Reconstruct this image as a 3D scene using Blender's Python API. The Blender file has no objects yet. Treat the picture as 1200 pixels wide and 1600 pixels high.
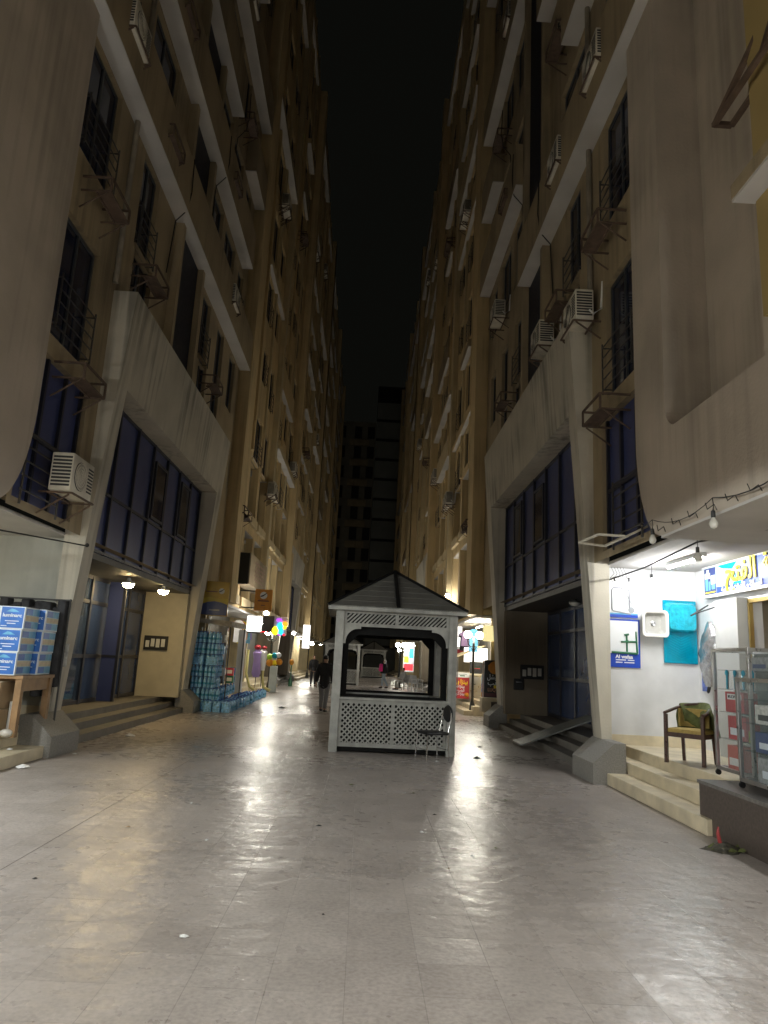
import bpy, bmesh, math, random
from mathutils import Vector, Matrix
C = bpy.context; SC = C.scene; COL = SC.collection
pi = math.pi; R = math.radians; rnd = random.Random(7)

# ---------------------------------------------------------------- camera, world, exposure
cam = bpy.data.cameras.new('camera'); cam_o = bpy.data.objects.new('camera', cam); COL.objects.link(cam_o)
cam.sensor_fit = 'VERTICAL'; cam.sensor_height = 36; cam.lens = 1109/1600*36
cam.clip_start = .05; cam.clip_end = 600
M3 = Matrix(((0.99833394, 0.05470076, 0.01836235), (-0.02914014, 0.20330024, 0.97868272), (0.04980161, -0.97758725, 0.20455552)))
rot = Matrix((M3 @ Vector((1, 0, 0)), M3 @ Vector((0, -1, 0)), M3 @ Vector((0, 0, -1)))).transposed()
cam_o.matrix_world = Matrix.Translation((0, 0, 1.65)) @ rot.to_4x4()
SC.camera = cam_o
W = bpy.data.worlds.new('World'); SC.world = W; W.use_nodes = True
bg = W.node_tree.nodes['Background']; bg.inputs[0].default_value = (.60, .62, .50, 1); bg.inputs[1].default_value = .0045   # night sky glow
SC.view_settings.view_transform = 'Standard'; SC.view_settings.look = 'None'; SC.view_settings.exposure = .18; SC.view_settings.gamma = 1
SC.render.engine = 'CYCLES'
SC.cycles.use_denoising = True; SC.cycles.max_bounces = 5; SC.cycles.diffuse_bounces = 3; SC.cycles.glossy_bounces = 2
SC.cycles.transmission_bounces = 4; SC.cycles.transparent_max_bounces = 8
SC.cycles.sample_clamp_indirect = 4; SC.cycles.caustics_reflective = False; SC.cycles.caustics_refractive = False

# ---------------------------------------------------------------- materials
MATS = {}
def mat(name, col, rough=.6, metal=0, var=.12, vscale=3., streak=0, bump=0, bscale=40, spec=.5, emit=0, alpha=1, trans=0, dirt=0, coat=0):
    if name in MATS: return MATS[name]
    m = bpy.data.materials.new(name); m.use_nodes = True; nt = m.node_tree; N = nt.nodes; L = nt.links
    b = N['Principled BSDF']; b.inputs['Roughness'].default_value = rough; b.inputs['Metallic'].default_value = metal
    b.inputs['Specular IOR Level'].default_value = spec; b.inputs['Alpha'].default_value = alpha
    b.inputs['Transmission Weight'].default_value = trans; b.inputs['Coat Weight'].default_value = coat
    c4 = (*col, 1); b.inputs['Base Color'].default_value = c4
    if emit:
        b.inputs['Emission Color'].default_value = c4; b.inputs['Emission Strength'].default_value = emit
    else:
        geo = N.new('ShaderNodeNewGeometry')
        def noise(scale, vec=None, det=4):
            n = N.new('ShaderNodeTexNoise'); n.inputs['Scale'].default_value = scale; n.inputs['Detail'].default_value = det
            L.new(vec or geo.outputs['Position'], n.inputs['Vector']); return n.outputs['Fac']
        cur = None
        def mul(src_fac, lo, hi, fmin, fmax, cur):
            r = N.new('ShaderNodeMapRange'); r.inputs[1].default_value = lo; r.inputs[2].default_value = hi
            r.inputs[3].default_value = fmin; r.inputs[4].default_value = fmax; L.new(src_fac, r.inputs[0])
            x = N.new('ShaderNodeMix'); x.data_type = 'RGBA'; x.blend_type = 'MULTIPLY'; x.inputs[0].default_value = 1
            if cur: L.new(cur, x.inputs[6])
            else: x.inputs[6].default_value = c4
            L.new(r.outputs[0], x.inputs[7]); return x.outputs[2]
        if var: cur = mul(noise(vscale), .3, .7, 1-var, 1+var, cur)
        if streak:
            mp = N.new('ShaderNodeMapping'); mp.inputs['Scale'].default_value = (4, 4, .12); L.new(geo.outputs['Position'], mp.inputs[0])
            msk = N.new('ShaderNodeMath'); msk.operation = 'MULTIPLY'; L.new(noise(1.7, mp.outputs[0], 9), msk.inputs[0]); L.new(noise(.55, None, 5), msk.inputs[1])
            cur = mul(msk.outputs[0], .24, .42, 1.03, 1-streak, cur)
        if dirt: cur = mul(noise(.7, None, 8), .45, .75, 1.04, 1-dirt, cur)
        if cur: L.new(cur, b.inputs['Base Color'])
        if var and rough > .12:
            r = N.new('ShaderNodeMapRange'); r.inputs[3].default_value = max(.05, rough-.1); r.inputs[4].default_value = min(1, rough+.1)
            L.new(noise(vscale*3), r.inputs[0]); L.new(r.outputs[0], b.inputs['Roughness'])
        if bump:
            bp = N.new('ShaderNodeBump'); bp.inputs['Strength'].default_value = bump; bp.inputs['Distance'].default_value = .02
            L.new(noise(bscale, None, 6), bp.inputs['Height']); L.new(bp.outputs[0], b.inputs['Normal'])
    MATS[name] = m; return m

def mat_paving():
    m = bpy.data.materials.new('paving tiles'); m.use_nodes = True; nt = m.node_tree; N = nt.nodes; L = nt.links; b = N['Principled BSDF']
    geo = N.new('ShaderNodeNewGeometry'); P = geo.outputs['Position']
    br = N.new('ShaderNodeTexBrick'); br.offset = 0; br.inputs['Scale'].default_value = 1; br.inputs['Mortar Size'].default_value = .0025
    br.inputs['Mortar Smooth'].default_value = .3; br.inputs['Brick Width'].default_value = .4; br.inputs['Row Height'].default_value = .4
    br.inputs['Color1'].default_value = (.375, .332, .306, 1); br.inputs['Color2'].default_value = (.43, .383, .355, 1); br.inputs['Mortar'].default_value = (.29, .258, .236, 1)
    L.new(P, br.inputs['Vector'])
    def noise(s, d=6, dist=0, vec=None):
        n = N.new('ShaderNodeTexNoise'); n.inputs['Scale'].default_value = s; n.inputs['Detail'].default_value = d; n.inputs['Distortion'].default_value = dist
        L.new(vec or P, n.inputs['Vector']); return n.outputs['Fac']
    def rng(f, a, b_, c, d):
        r = N.new('ShaderNodeMapRange'); r.inputs[1].default_value = a; r.inputs[2].default_value = b_; r.inputs[3].default_value = c; r.inputs[4].default_value = d
        L.new(f, r.inputs[0]); return r.outputs[0]
    def mult(a, f):
        x = N.new('ShaderNodeMix'); x.data_type = 'RGBA'; x.blend_type = 'MULTIPLY'; x.inputs[0].default_value = 1; L.new(a, x.inputs[6]); L.new(f, x.inputs[7]); return x.outputs[2]
    c = mult(br.outputs['Color'], rng(noise(.5), .3, .7, .90, 1.06))
    c = mult(c, rng(noise(3.4, 6, 0), .15, .85, .86, 1.13))
    c = mult(c, rng(noise(34, 6), .25, .75, .76, 1.20))
    c = mult(c, rng(noise(1.3, 12, .8), .45, .85, 1.0, .86))      # worn stains
    c = mult(c, rng(noise(34, 2), .66, .76, 1.0, .66))            # small spots
    L.new(c, b.inputs['Base Color'])
    def vm(op, a_, b_=None):
        n = N.new('ShaderNodeVectorMath'); n.operation = op; L.new(a_, n.inputs[0])
        if b_ is not None:
            if isinstance(b_, tuple): n.inputs[1].default_value = b_
            else: L.new(b_, n.inputs[1])
        return n.outputs['Value'] if op == 'DOT_PRODUCT' else n.outputs[0]
    q_ = vm('MULTIPLY', P, (2.5, 2.5, 0)); cell = vm('FLOOR', q_); wn = N.new('ShaderNodeTexWhiteNoise'); L.new(cell, wn.inputs['Vector'])
    tilt = vm('DOT_PRODUCT', vm('MULTIPLY', vm('SUBTRACT', wn.outputs['Color'], (.5, .5, .5)), (.017, .017, 0)), vm('FRACTION', q_))     # each tile lies a little askew
    ro = N.new('ShaderNodeMath'); ro.operation = 'ADD'; L.new(rng(noise(6.5, 5), .1, .9, .12, .36), ro.inputs[0]); L.new(rng(noise(.35, 3), .35, .65, 0., .14), ro.inputs[1])
    L.new(ro.outputs[0], b.inputs['Roughness'])
    h = N.new('ShaderNodeMath'); h.operation = 'MULTIPLY_ADD'; L.new(br.outputs['Fac'], h.inputs[0]); h.inputs[1].default_value = -.0007
    h2 = N.new('ShaderNodeMath'); h2.operation = 'MULTIPLY_ADD'; L.new(noise(7, 5), h2.inputs[0]); h2.inputs[1].default_value = .010; L.new(tilt, h2.inputs[2]); L.new(h2.outputs[0], h.inputs[2])
    bp = N.new('ShaderNodeBump'); bp.inputs['Strength'].default_value = 1; bp.inputs['Distance'].default_value = 1; L.new(h.outputs[0], bp.inputs['Height'])
    L.new(bp.outputs[0], b.inputs['Normal']); b.inputs['Specular IOR Level'].default_value = .24
    return m

def mat_marble_tile(name, c1, c2, sc):
    m = mat(name, c1, .45, var=.15, vscale=2.2, bump=.1, bscale=60); return m

PLASTER = mat('beige plaster', (.33, .262, .165), .85, var=.10, vscale=.8, streak=.3, bump=.25, bscale=30, dirt=.25)
CONC = mat('bay plaster', (.42, .362, .30), .85, var=.12, vscale=.9, streak=.22, bump=.2, bscale=25, dirt=.18)
PORT = mat('pale concrete frame', (.50, .46, .38), .8, var=.1, vscale=1.2, streak=.5, bump=.25, bscale=30, dirt=.2)
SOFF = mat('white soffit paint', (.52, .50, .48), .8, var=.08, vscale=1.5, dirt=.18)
SHUT = mat('grey panel', (.22, .215, .19), .7, var=.1, vscale=2, streak=.2)
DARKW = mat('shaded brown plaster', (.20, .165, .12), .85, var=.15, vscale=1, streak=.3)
YELW = mat('yellow plaster', (.34, .25, .10), .8, var=.1, vscale=1, streak=.2)
CREAM = mat('cream plaster', (.55, .45, .27), .8, var=.1, vscale=1.5, streak=.2)
WHITEW = mat('white painted wall', (.70, .70, .705), .5, var=.06, vscale=3, dirt=.22, bump=.08, bscale=20)
GLASSB = mat('blue spandrel glass', (.05, .066, .18), .34, var=.06, vscale=.7, spec=.4)
MULL = mat('dark mullion', (.02, .022, .035), .4)
DGLASS = mat('dark window glass', (.012, .018, .045), .06, var=0)
DOORG = mat('entrance glass', (.03, .05, .10), .04, var=0, spec=.9, coat=.5)
WFRAME = mat('window frame', (.05, .055, .06), .4)
RAIL = mat('dark railing', (.07, .065, .06), .5, metal=.3)
RUST = mat('rusty steel', (.10, .065, .045), .75, var=.3, vscale=8)
ACW = mat('aged white casing', (.62, .58, .49), .5, var=.1, vscale=5, streak=.15)
ACD = mat('dark grille', (.03, .03, .03), .6)
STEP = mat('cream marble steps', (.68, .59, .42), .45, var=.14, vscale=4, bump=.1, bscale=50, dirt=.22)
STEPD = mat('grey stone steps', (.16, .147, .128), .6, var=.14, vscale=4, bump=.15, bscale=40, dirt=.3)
GRAN = mat('brown granite', (.085, .068, .058), .38, var=.25, vscale=30, bump=.05, bscale=80, dirt=.2)
CONGR = mat('grey terrazzo', (.25, .24, .22), .65, var=.2, vscale=50, bump=.15, bscale=60)
KWOOD = mat('weathered white wood', (.37, .37, .345), .65, var=.18, vscale=6, streak=.3, bump=.25, bscale=30, dirt=.3)
KDARK = mat('near-black wood', (.008, .008, .008), .8, var=.2, vscale=6, spec=.15)  # one near-black tone for inner frames, strips, floor and backing sheets
KROOF = mat('grey roof boards', (.13, .126, .112), .8, var=.15, vscale=3, bump=.3, bscale=15, dirt=.3)
BLACK = mat('black', (.012, .012, .013), .5, var=.1)
STEEL = mat('brushed aluminium', (.62, .62, .63), .3, metal=1, var=.06)
CHROME = mat('chrome tube', (.6, .6, .6), .18, metal=1, var=.05)
IRON = mat('dark lamp iron', (.035, .035, .032), .5, metal=.4)
GLASS = mat('display glass', (.38, .46, .46), .03, var=0, alpha=.09)
WOODB = mat('brown wood', (.27, .16, .075), .5, var=.2, vscale=6, bump=.1)
CARD = mat('cardboard', (.36, .26, .15), .85, var=.1, vscale=4, bump=.05)
BLUEB = mat('blue print', (.02, .13, .48), .4, var=.15, vscale=9)
NAVY = mat('navy print', (.02, .04, .16), .4)
LBLUE = mat('light blue print', (.12, .38, .60), .4, var=.2, vscale=9)
PALE = mat('pale print', (.72, .78, .85), .5)
BEIGE = mat('beige print', (.62, .55, .40), .6, var=.15, vscale=12)
WHITE = mat('white plastic', (.78, .78, .77), .4, var=.04)
POSTB = mat('poster blue', (.01, .055, .42), .4)
TURQ = mat('turquoise plastic', (.0, .30, .46), .2, var=.08, vscale=10)
TURQF = mat('clear turquoise film', (.02, .44, .60), .08, var=.25, vscale=14, bump=.4, bscale=18)
CERAM = mat('white ceramic', (.72, .70, .66), .2, var=.03)
BASING = mat('basin bowl grey', (.50, .49, .46), .25, var=.05)
FOIL = mat('silver plastic wrap', (.45, .45, .46), .22, metal=.75, var=.3, vscale=12, bump=.6, bscale=22)
GREEN = mat('valve green', (.02, .13, .06), .4)
GOLD = mat('yellow letters', (.90, .72, .02), .4, var=.04)
RED = mat('red print', (.42, .025, .035), .4, var=.1, vscale=12)
ORNG = mat('orange print', (.62, .25, .015), .45, var=.1, vscale=10)
OCHRE = mat('ochre sign board', (.42, .27, .02), .45, var=.12, vscale=6)
MAROON = mat('maroon print', (.10, .02, .03), .4)
OLIVE = mat('olive cloth', (.10, .115, .035), .9, var=.3, vscale=16, bump=.5, bscale=50)
PADY = mat('mustard seat cloth', (.40, .29, .09), .9, var=.15, vscale=30, bump=.3, bscale=90)
DWOOD = mat('dark chair wood', (.06, .025, .016), .3, var=.2, vscale=12)
BOTT = mat('clear blue bottle plastic', (.32, .64, .95), .12, var=.3, vscale=14, bump=.3, bscale=30, spec=.8)
WRAPM = mat('shrink wrap', (.24, .55, .90), .14, var=.35, vscale=20, bump=.6, bscale=24, spec=.8)
SKIN = mat('skin', (.36, .21, .14), .55)
HAIR = mat('black hair', (.012, .01, .01), .6)
JACK = mat('black jacket cloth', (.012, .012, .014), .85, var=.2, bump=.2)
JEAN = mat('light jeans', (.30, .36, .42), .9, var=.15, vscale=20)
DTROU = mat('dark trousers', (.03, .03, .035), .9)
SCARF = mat('white headscarf', (.75, .74, .74), .85)
PINK = mat('pink bag cloth', (.70, .02, .22), .7)
GREYC = mat('grey shirt cloth', (.38, .39, .38), .9)
SILV = mat('wire grey', (.05, .05, .05), .6)
CLOTH1 = mat('lilac garment', (.42, .30, .62), .8); CLOTH2 = mat('white garment', (.75, .74, .72), .8); CLOTH3 = mat('black garments', (.03, .03, .033), .9, var=.5, vscale=9)
PAVE = mat_paving()
def emis(name, col, s): return mat(name, col, .5, emit=s)
E_BULB = emis('white bulb glow', (.94, .97, 1), 100)
E_TUBE = emis('fluorescent tube glow', (.98, .98, .95), 270)
E_DOME = emis('warm dome lamp glow', (1, .74, .36), 150)
E_GLOBE = emis('street globe glow', (1, .96, .82), 210)
E_SHOPW = emis('white shop strip glow', (1, .98, .90), 95)
E_NEAR = emis('added left strip glow', (.94, .99, .96), 1020)
E_SHOPY = emis('warm shop strip glow', (1, .86, .55), 120)
E_SIGNW = emis('backlit white sign', (1, .98, .93), 1.5)
E_SIGNY = emis('backlit yellow sign', (1, .86, .40), .8)
E_YEL = emis('lit yellow sign', (1, .75, .02), 1.6); E_CYAN = emis('lit cyan sign', (.02, .50, 1), 1.8); E_PURP = emis('lit purple sign', (.45, .08, .80), 1.2); E_ORG = emis('lit orange sign', (1, .30, .02), 1.6); E_REDL = emis('lit red sign', (1, .03, .04), 1.5)

# ---------------------------------------------------------------- mesh builder
class MB:
    def __init__(s): s.v = []; s.f = []; s.m = []; s.mi = 0; s.mats = []
    def use(s, m):
        if m not in s.mats: s.mats.append(m)
        s.mi = s.mats.index(m); return s
    def add(s, vs, fs):
        o = len(s.v); s.v += [tuple(v) for v in vs]; s.f += [tuple(o+i for i in f) for f in fs]; s.m += [s.mi]*len(fs); return s
    def box(s, x0, x1, y0, y1, z0, z1):
        if x0 > x1: x0, x1 = x1, x0
        if y0 > y1: y0, y1 = y1, y0
        if z0 > z1: z0, z1 = z1, z0
        return s.add([(x, y, z) for z in (z0, z1) for y in (y0, y1) for x in (x0, x1)],
                     [(0, 2, 3, 1), (4, 5, 7, 6), (0, 1, 5, 4), (2, 6, 7, 3), (0, 4, 6, 2), (1, 3, 7, 5)])
    def rbox(s, x0, x1, y0, y1, z0, z1, b=.01):
        bm = bmesh.new(); bmesh.ops.create_cube(bm, size=1)
        for v in bm.verts: v.co = Vector(((x0+x1)/2+v.co.x*abs(x1-x0), (y0+y1)/2+v.co.y*abs(y1-y0), (z0+z1)/2+v.co.z*abs(z1-z0)))
        bmesh.ops.bevel(bm, geom=bm.edges[:], offset=b, segments=2, affect='EDGES', profile=.5)
        bm.verts.index_update(); s.add([v.co[:] for v in bm.verts], [[v.index for v in f.verts] for f in bm.faces]); bm.free(); return s
    def quad(s, a, b, c, d): return s.add([a, b, c, d], [(0, 1, 2, 3)])
    def bar(s, p, q, w, h=None):
        h = h or w; p = Vector(p); q = Vector(q); d = (q-p).normalized()
        u = d.cross(Vector((0, 0, 1)));  u = (Vector((1, 0, 0)) if u.length < .01 else u).normalized(); n = u.cross(d).normalized()
        vs = [e+u*a*w/2+n*b*h/2 for e in (p, q) for a, b in ((-1, -1), (1, -1), (1, 1), (-1, 1))]
        return s.add(vs, [(3, 2, 1, 0), (4, 5, 6, 7), (0, 1, 5, 4), (1, 2, 6, 5), (2, 3, 7, 6), (3, 0, 4, 7)])
    def tube(s, pts, r, n=8):
        pts = [Vector(p) for p in pts]; rs = r if isinstance(r, (list, tuple)) else [r]*len(pts); vs = []; fs = []
        for i, p in enumerate(pts):
            d = (pts[min(i+1, len(pts)-1)]-pts[max(i-1, 0)]).normalized()
            u = d.cross(Vector((.13, .31, 1))).normalized(); w = u.cross(d)
            vs += [p+(u*math.cos(2*pi*k/n)+w*math.sin(2*pi*k/n))*rs[i] for k in range(n)]
        for i in range(len(pts)-1):
            for k in range(n): fs.append((i*n+k, i*n+(k+1) % n, (i+1)*n+(k+1) % n, (i+1)*n+k))
        fs += [tuple(range(n-1, -1, -1)), tuple((len(pts)-1)*n+k for k in range(n))]
        return s.add(vs, fs)
    def lathe(s, prof, c=(0, 0, 0), n=16, axis='z'):
        vs = []; fs = []
        for r, z in prof:
            for k in range(n):
                a = 2*pi*k/n; x, y = r*math.cos(a), r*math.sin(a)
                vs.append((c[0]+x, c[1]+y, c[2]+z) if axis == 'z' else (c[0]+x, c[1]-z, c[2]+y))
        for i in range(len(prof)-1):
            for k in range(n): fs.append((i*n+k, i*n+(k+1) % n, (i+1)*n+(k+1) % n, (i+1)*n+k))
        fs += [tuple(range(n-1, -1, -1)), tuple((len(prof)-1)*n+k for k in range(n))]
        return s.add(vs, fs)
    def ball(s, c, r, n=14, sz=1):
        return s.lathe([(max(.002, r*math.sin(pi*i/9)), -r*sz*math.cos(pi*i/9)) for i in range(10)], c, n)
    def prism(s, poly, fn, a, b):
        """poly 2-D, fn(p, q, t) -> xyz, extruded from t=a to t=b"""
        n = len(poly); vs = [fn(p, q, a) for p, q in poly]+[fn(p, q, b) for p, q in poly]
        return s.add(vs, [tuple(range(n)), tuple(range(2*n-1, n-1, -1))]+[(i, (i+1) % n, n+(i+1) % n, n+i) for i in range(n)])
    def mesh(s, name, smooth=False):
        me = bpy.data.meshes.new(name); me.from_pydata(s.v, [], s.f)
        for m in s.mats: me.materials.append(m)
        me.polygons.foreach_set('material_index', s.m); me.update()
        bm = bmesh.new(); bm.from_mesh(me); bmesh.ops.recalc_face_normals(bm, faces=bm.faces[:])
        bm.to_mesh(me); bm.free()
        if smooth:
            me.polygons.foreach_set('use_smooth', [True]*len(me.polygons)); me.set_sharp_from_angle(angle=R(38))
        return me
    def build(s, name, parent=None, world=False, smooth=False, m=None):
        if m is not None and not s.mats: s.mats = [m]
        if world and parent:
            o = Vector((0, 0, 0)); p = parent
            while p: o += p.location; p = p.parent
            s.v = [(v[0]-o.x, v[1]-o.y, v[2]-o.z) for v in s.v]
        ob = bpy.data.objects.new(name, s.mesh(name, smooth)); COL.objects.link(ob)
        if parent: ob.parent = parent
        return ob
def mb(m): return MB().use(m)
def tag(o, label=None, cat=None, group=None, kind=None):
    if label: o['label'] = label
    if cat: o['category'] = cat
    if group: o['group'] = group
    if kind: o['kind'] = kind
    return o
def thing(name, label, cat, loc=(0, 0, 0), rz=0, group=None):
    o = bpy.data.objects.new(name, None); o.empty_display_size = .2; COL.objects.link(o); o.location = loc; o.rotation_euler = (0, 0, rz)
    return tag(o, label, cat, group)
def put(name, me, parent, loc=(0, 0, 0), rz=0):
    o = bpy.data.objects.new(name, me); COL.objects.link(o); o.location = loc; o.rotation_euler = (0, 0, rz)
    if parent: o.parent = parent
    return o
def copy_tree(o, loc=None, rz=None, label=None, parent=None):
    c = o.copy(); COL.objects.link(c)
    if parent: c.parent = parent
    if loc is not None: c.location = loc
    if rz is not None: c.rotation_euler = (0, 0, rz)
    if label: c['label'] = label
    for ch in o.children: copy_tree(ch, parent=c)
    return c

# ---------------------------------------------------------------- lettering
def ar(t):
    T = {}; c = 0xFE8D
    for ch, n in zip('ابةتثجحخدذرزسشصضطظعغفقكلمنهوىي', (2, 4, 2, 4, 4, 4, 4, 4, 2, 2, 2, 2, 4, 4, 4, 4, 4, 4, 4, 4, 4, 4, 4, 4, 4, 4, 4, 2, 2, 4)):
        T[ch] = (c, n); c += n
    T['أ'] = (0xFE83, 2); out = []
    for i, ch in enumerate(t):
        if ch not in T: out.append(ch); continue
        b, n = T[ch]; pj = i > 0 and t[i-1] in T and T[t[i-1]][1] == 4; nj = n == 4 and i+1 < len(t) and t[i+1] in T
        out.append(chr(b+(3 if pj and nj else 1 if pj else 2 if nj else 0)))
    return ''.join(reversed(out))
def lettering(name, body, m, parent, size, loc, rz=0, depth=.004, bold=0, width=None, shear=0):
    cu = bpy.data.curves.new('lettering', 'FONT'); cu.body = body; cu.size = size; cu.align_x = 'CENTER'; cu.align_y = 'CENTER'; cu.extrude = depth; cu.offset = bold; cu.shear = shear; cu.resolution_u = 3
    t = bpy.data.objects.new('lettering', cu); COL.objects.link(t); C.view_layer.update()
    me = bpy.data.meshes.new_from_object(t.evaluated_get(C.evaluated_depsgraph_get())); bpy.data.objects.remove(t)
    xs = [v.co.x for v in me.vertices]; k = 1
    if width and xs: k = width/(max(xs)-min(xs))
    for v in me.vertices: v.co = Vector((v.co.x*k, -v.co.z, v.co.y))
    me.materials.clear(); me.materials.append(m)
    return put(name, me, parent, loc, rz)

# ---------------------------------------------------------------- street frame of reference: the street runs along +Y, its axis at X = -0.5
X0 = -.5
def lx(S, u): return X0+S*u
def face_rz(S): return pi/2 if S < 0 else -pi/2      # local -Y looks at the street
LEV = [5.4, 8.1, 11.2, 14.3, 17.4, 20.5, 23.6, 26.7, 29.8, 32.9, 36.0]; TOP = 38.2

# ---------------------------------------------------------------- ground
g = mb(PAVE); g.add([(-60, -40, 0), (60, -40, 0), (60, 170, 0), (-60, 170, 0)], [(0, 1, 2, 3)]); tag(g.build('street_paving'), kind='structure')
j = mb(mat('joint dirt', (.12, .105, .095), .8))
for x, y0, y1 in ((-2.58, -3, 60),):
    j.box(x-.0018, x+.0018, y0, y1, .0003, .002)
tag(j.build('paving_joint'), kind='structure')

# ---------------------------------------------------------------- windows (built once per size, then linked)
WIN = {}
def window_meshes(w, h):
    k = (w, h)
    if k not in WIN:
        f = mb(WFRAME); t = .05
        f.box(-w/2, w/2, 0, .06, 0, t).box(-w/2, w/2, 0, .06, h-t, h).box(-w/2, -w/2+t, 0, .06, t, h-t).box(w/2-t, w/2, 0, .06, t, h-t).box(-.025, .025, -.002, .055, t, h-t)
        p = mb(DGLASS); p.box(-w/2+t, w/2-t, .025, .035, t, h-t)
        r = mb(RAIL)
        for i in range(5): r.bar((-w/2-.02, -.16, .12+i*.19), (w/2+.02, -.16, .12+i*.19), .016)
        for x in (-w/2, w/2): r.bar((x, -.16, .06), (x, -.16, .95), .022)
        for x in (-w/2, w/2):
            r.bar((x, -.16, .15), (x, .03, .15), .02); r.bar((x, -.16, .88), (x, .03, .88), .02)
        WIN[k] = (f.mesh('window'), p.mesh('pane'), r.mesh('railing'))
    return WIN[k]
def add_window(b, S, u, y, z, w, h, rail=False):
    a, p, r = window_meshes(round(w, 2), round(h, 2)); l = b.location
    o = put('window', a, b, (lx(S, u+.09)-l.x, y-l.y, z-l.z), face_rz(S)); put('pane', p, o)
    if rail: put('railing', r, o)
def holed(m, S, u, y0, y1, z0, z1, holes, depth=.28):
    ys = sorted({y0, y1} | {v for h in holes for v in h[:2] if y0 < v < y1}); zs = sorted({z0, z1} | {v for h in holes for v in h[2:4] if z0 < v < z1})
    x = lx(S, u); xb = lx(S, u+depth)
    for i in range(len(ys)-1):
        run = None
        for k in range(len(zs)-1):
            c = ((ys[i]+ys[i+1])/2, (zs[k]+zs[k+1])/2); solid = not any(h[0] < c[0] < h[1] and h[2] < c[1] < h[3] for h in holes)
            if solid and run is None: run = zs[k]
            if run is not None and (not solid or k == len(zs)-2):
                top = zs[k+1] if solid else zs[k]
                m.quad((x, ys[i], run), (x, ys[i+1], run), (x, ys[i+1], top), (x, ys[i], top)); run = None
    for h in holes:
        a, b, c, d = max(h[0], y0), min(h[1], y1), max(h[2], z0), min(h[3], z1)
        m.quad((x, a, c), (xb, a, c), (xb, a, d), (x, a, d)); m.quad((x, b, c), (xb, b, c), (xb, b, d), (x, b, d))
        m.quad((x, a, d), (xb, a, d), (xb, b, d), (x, b, d)); m.quad((x, a, c), (xb, a, c), (xb, b, c), (x, b, c))
def balcony(b, S, y0, y1, z, h=1.25, m=None, uf=3.92, uw=4.26):
    q = mb(m or PLASTER)
    q.box(lx(S, uf), lx(S, uf+.12), y0, y1, z, z+h); q.box(lx(S, uf+.12), lx(S, uw+.05), y0, y0+.1, z, z+h); q.box(lx(S, uf+.12), lx(S, uw+.05), y1-.1, y1, z, z+h)
    q.use(SOFF).box(lx(S, uf+.002), lx(S, uw+.02), y0+.003, y1-.003, z-.025, z+.1)
    return q.build('balcony', b, world=True)

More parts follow.
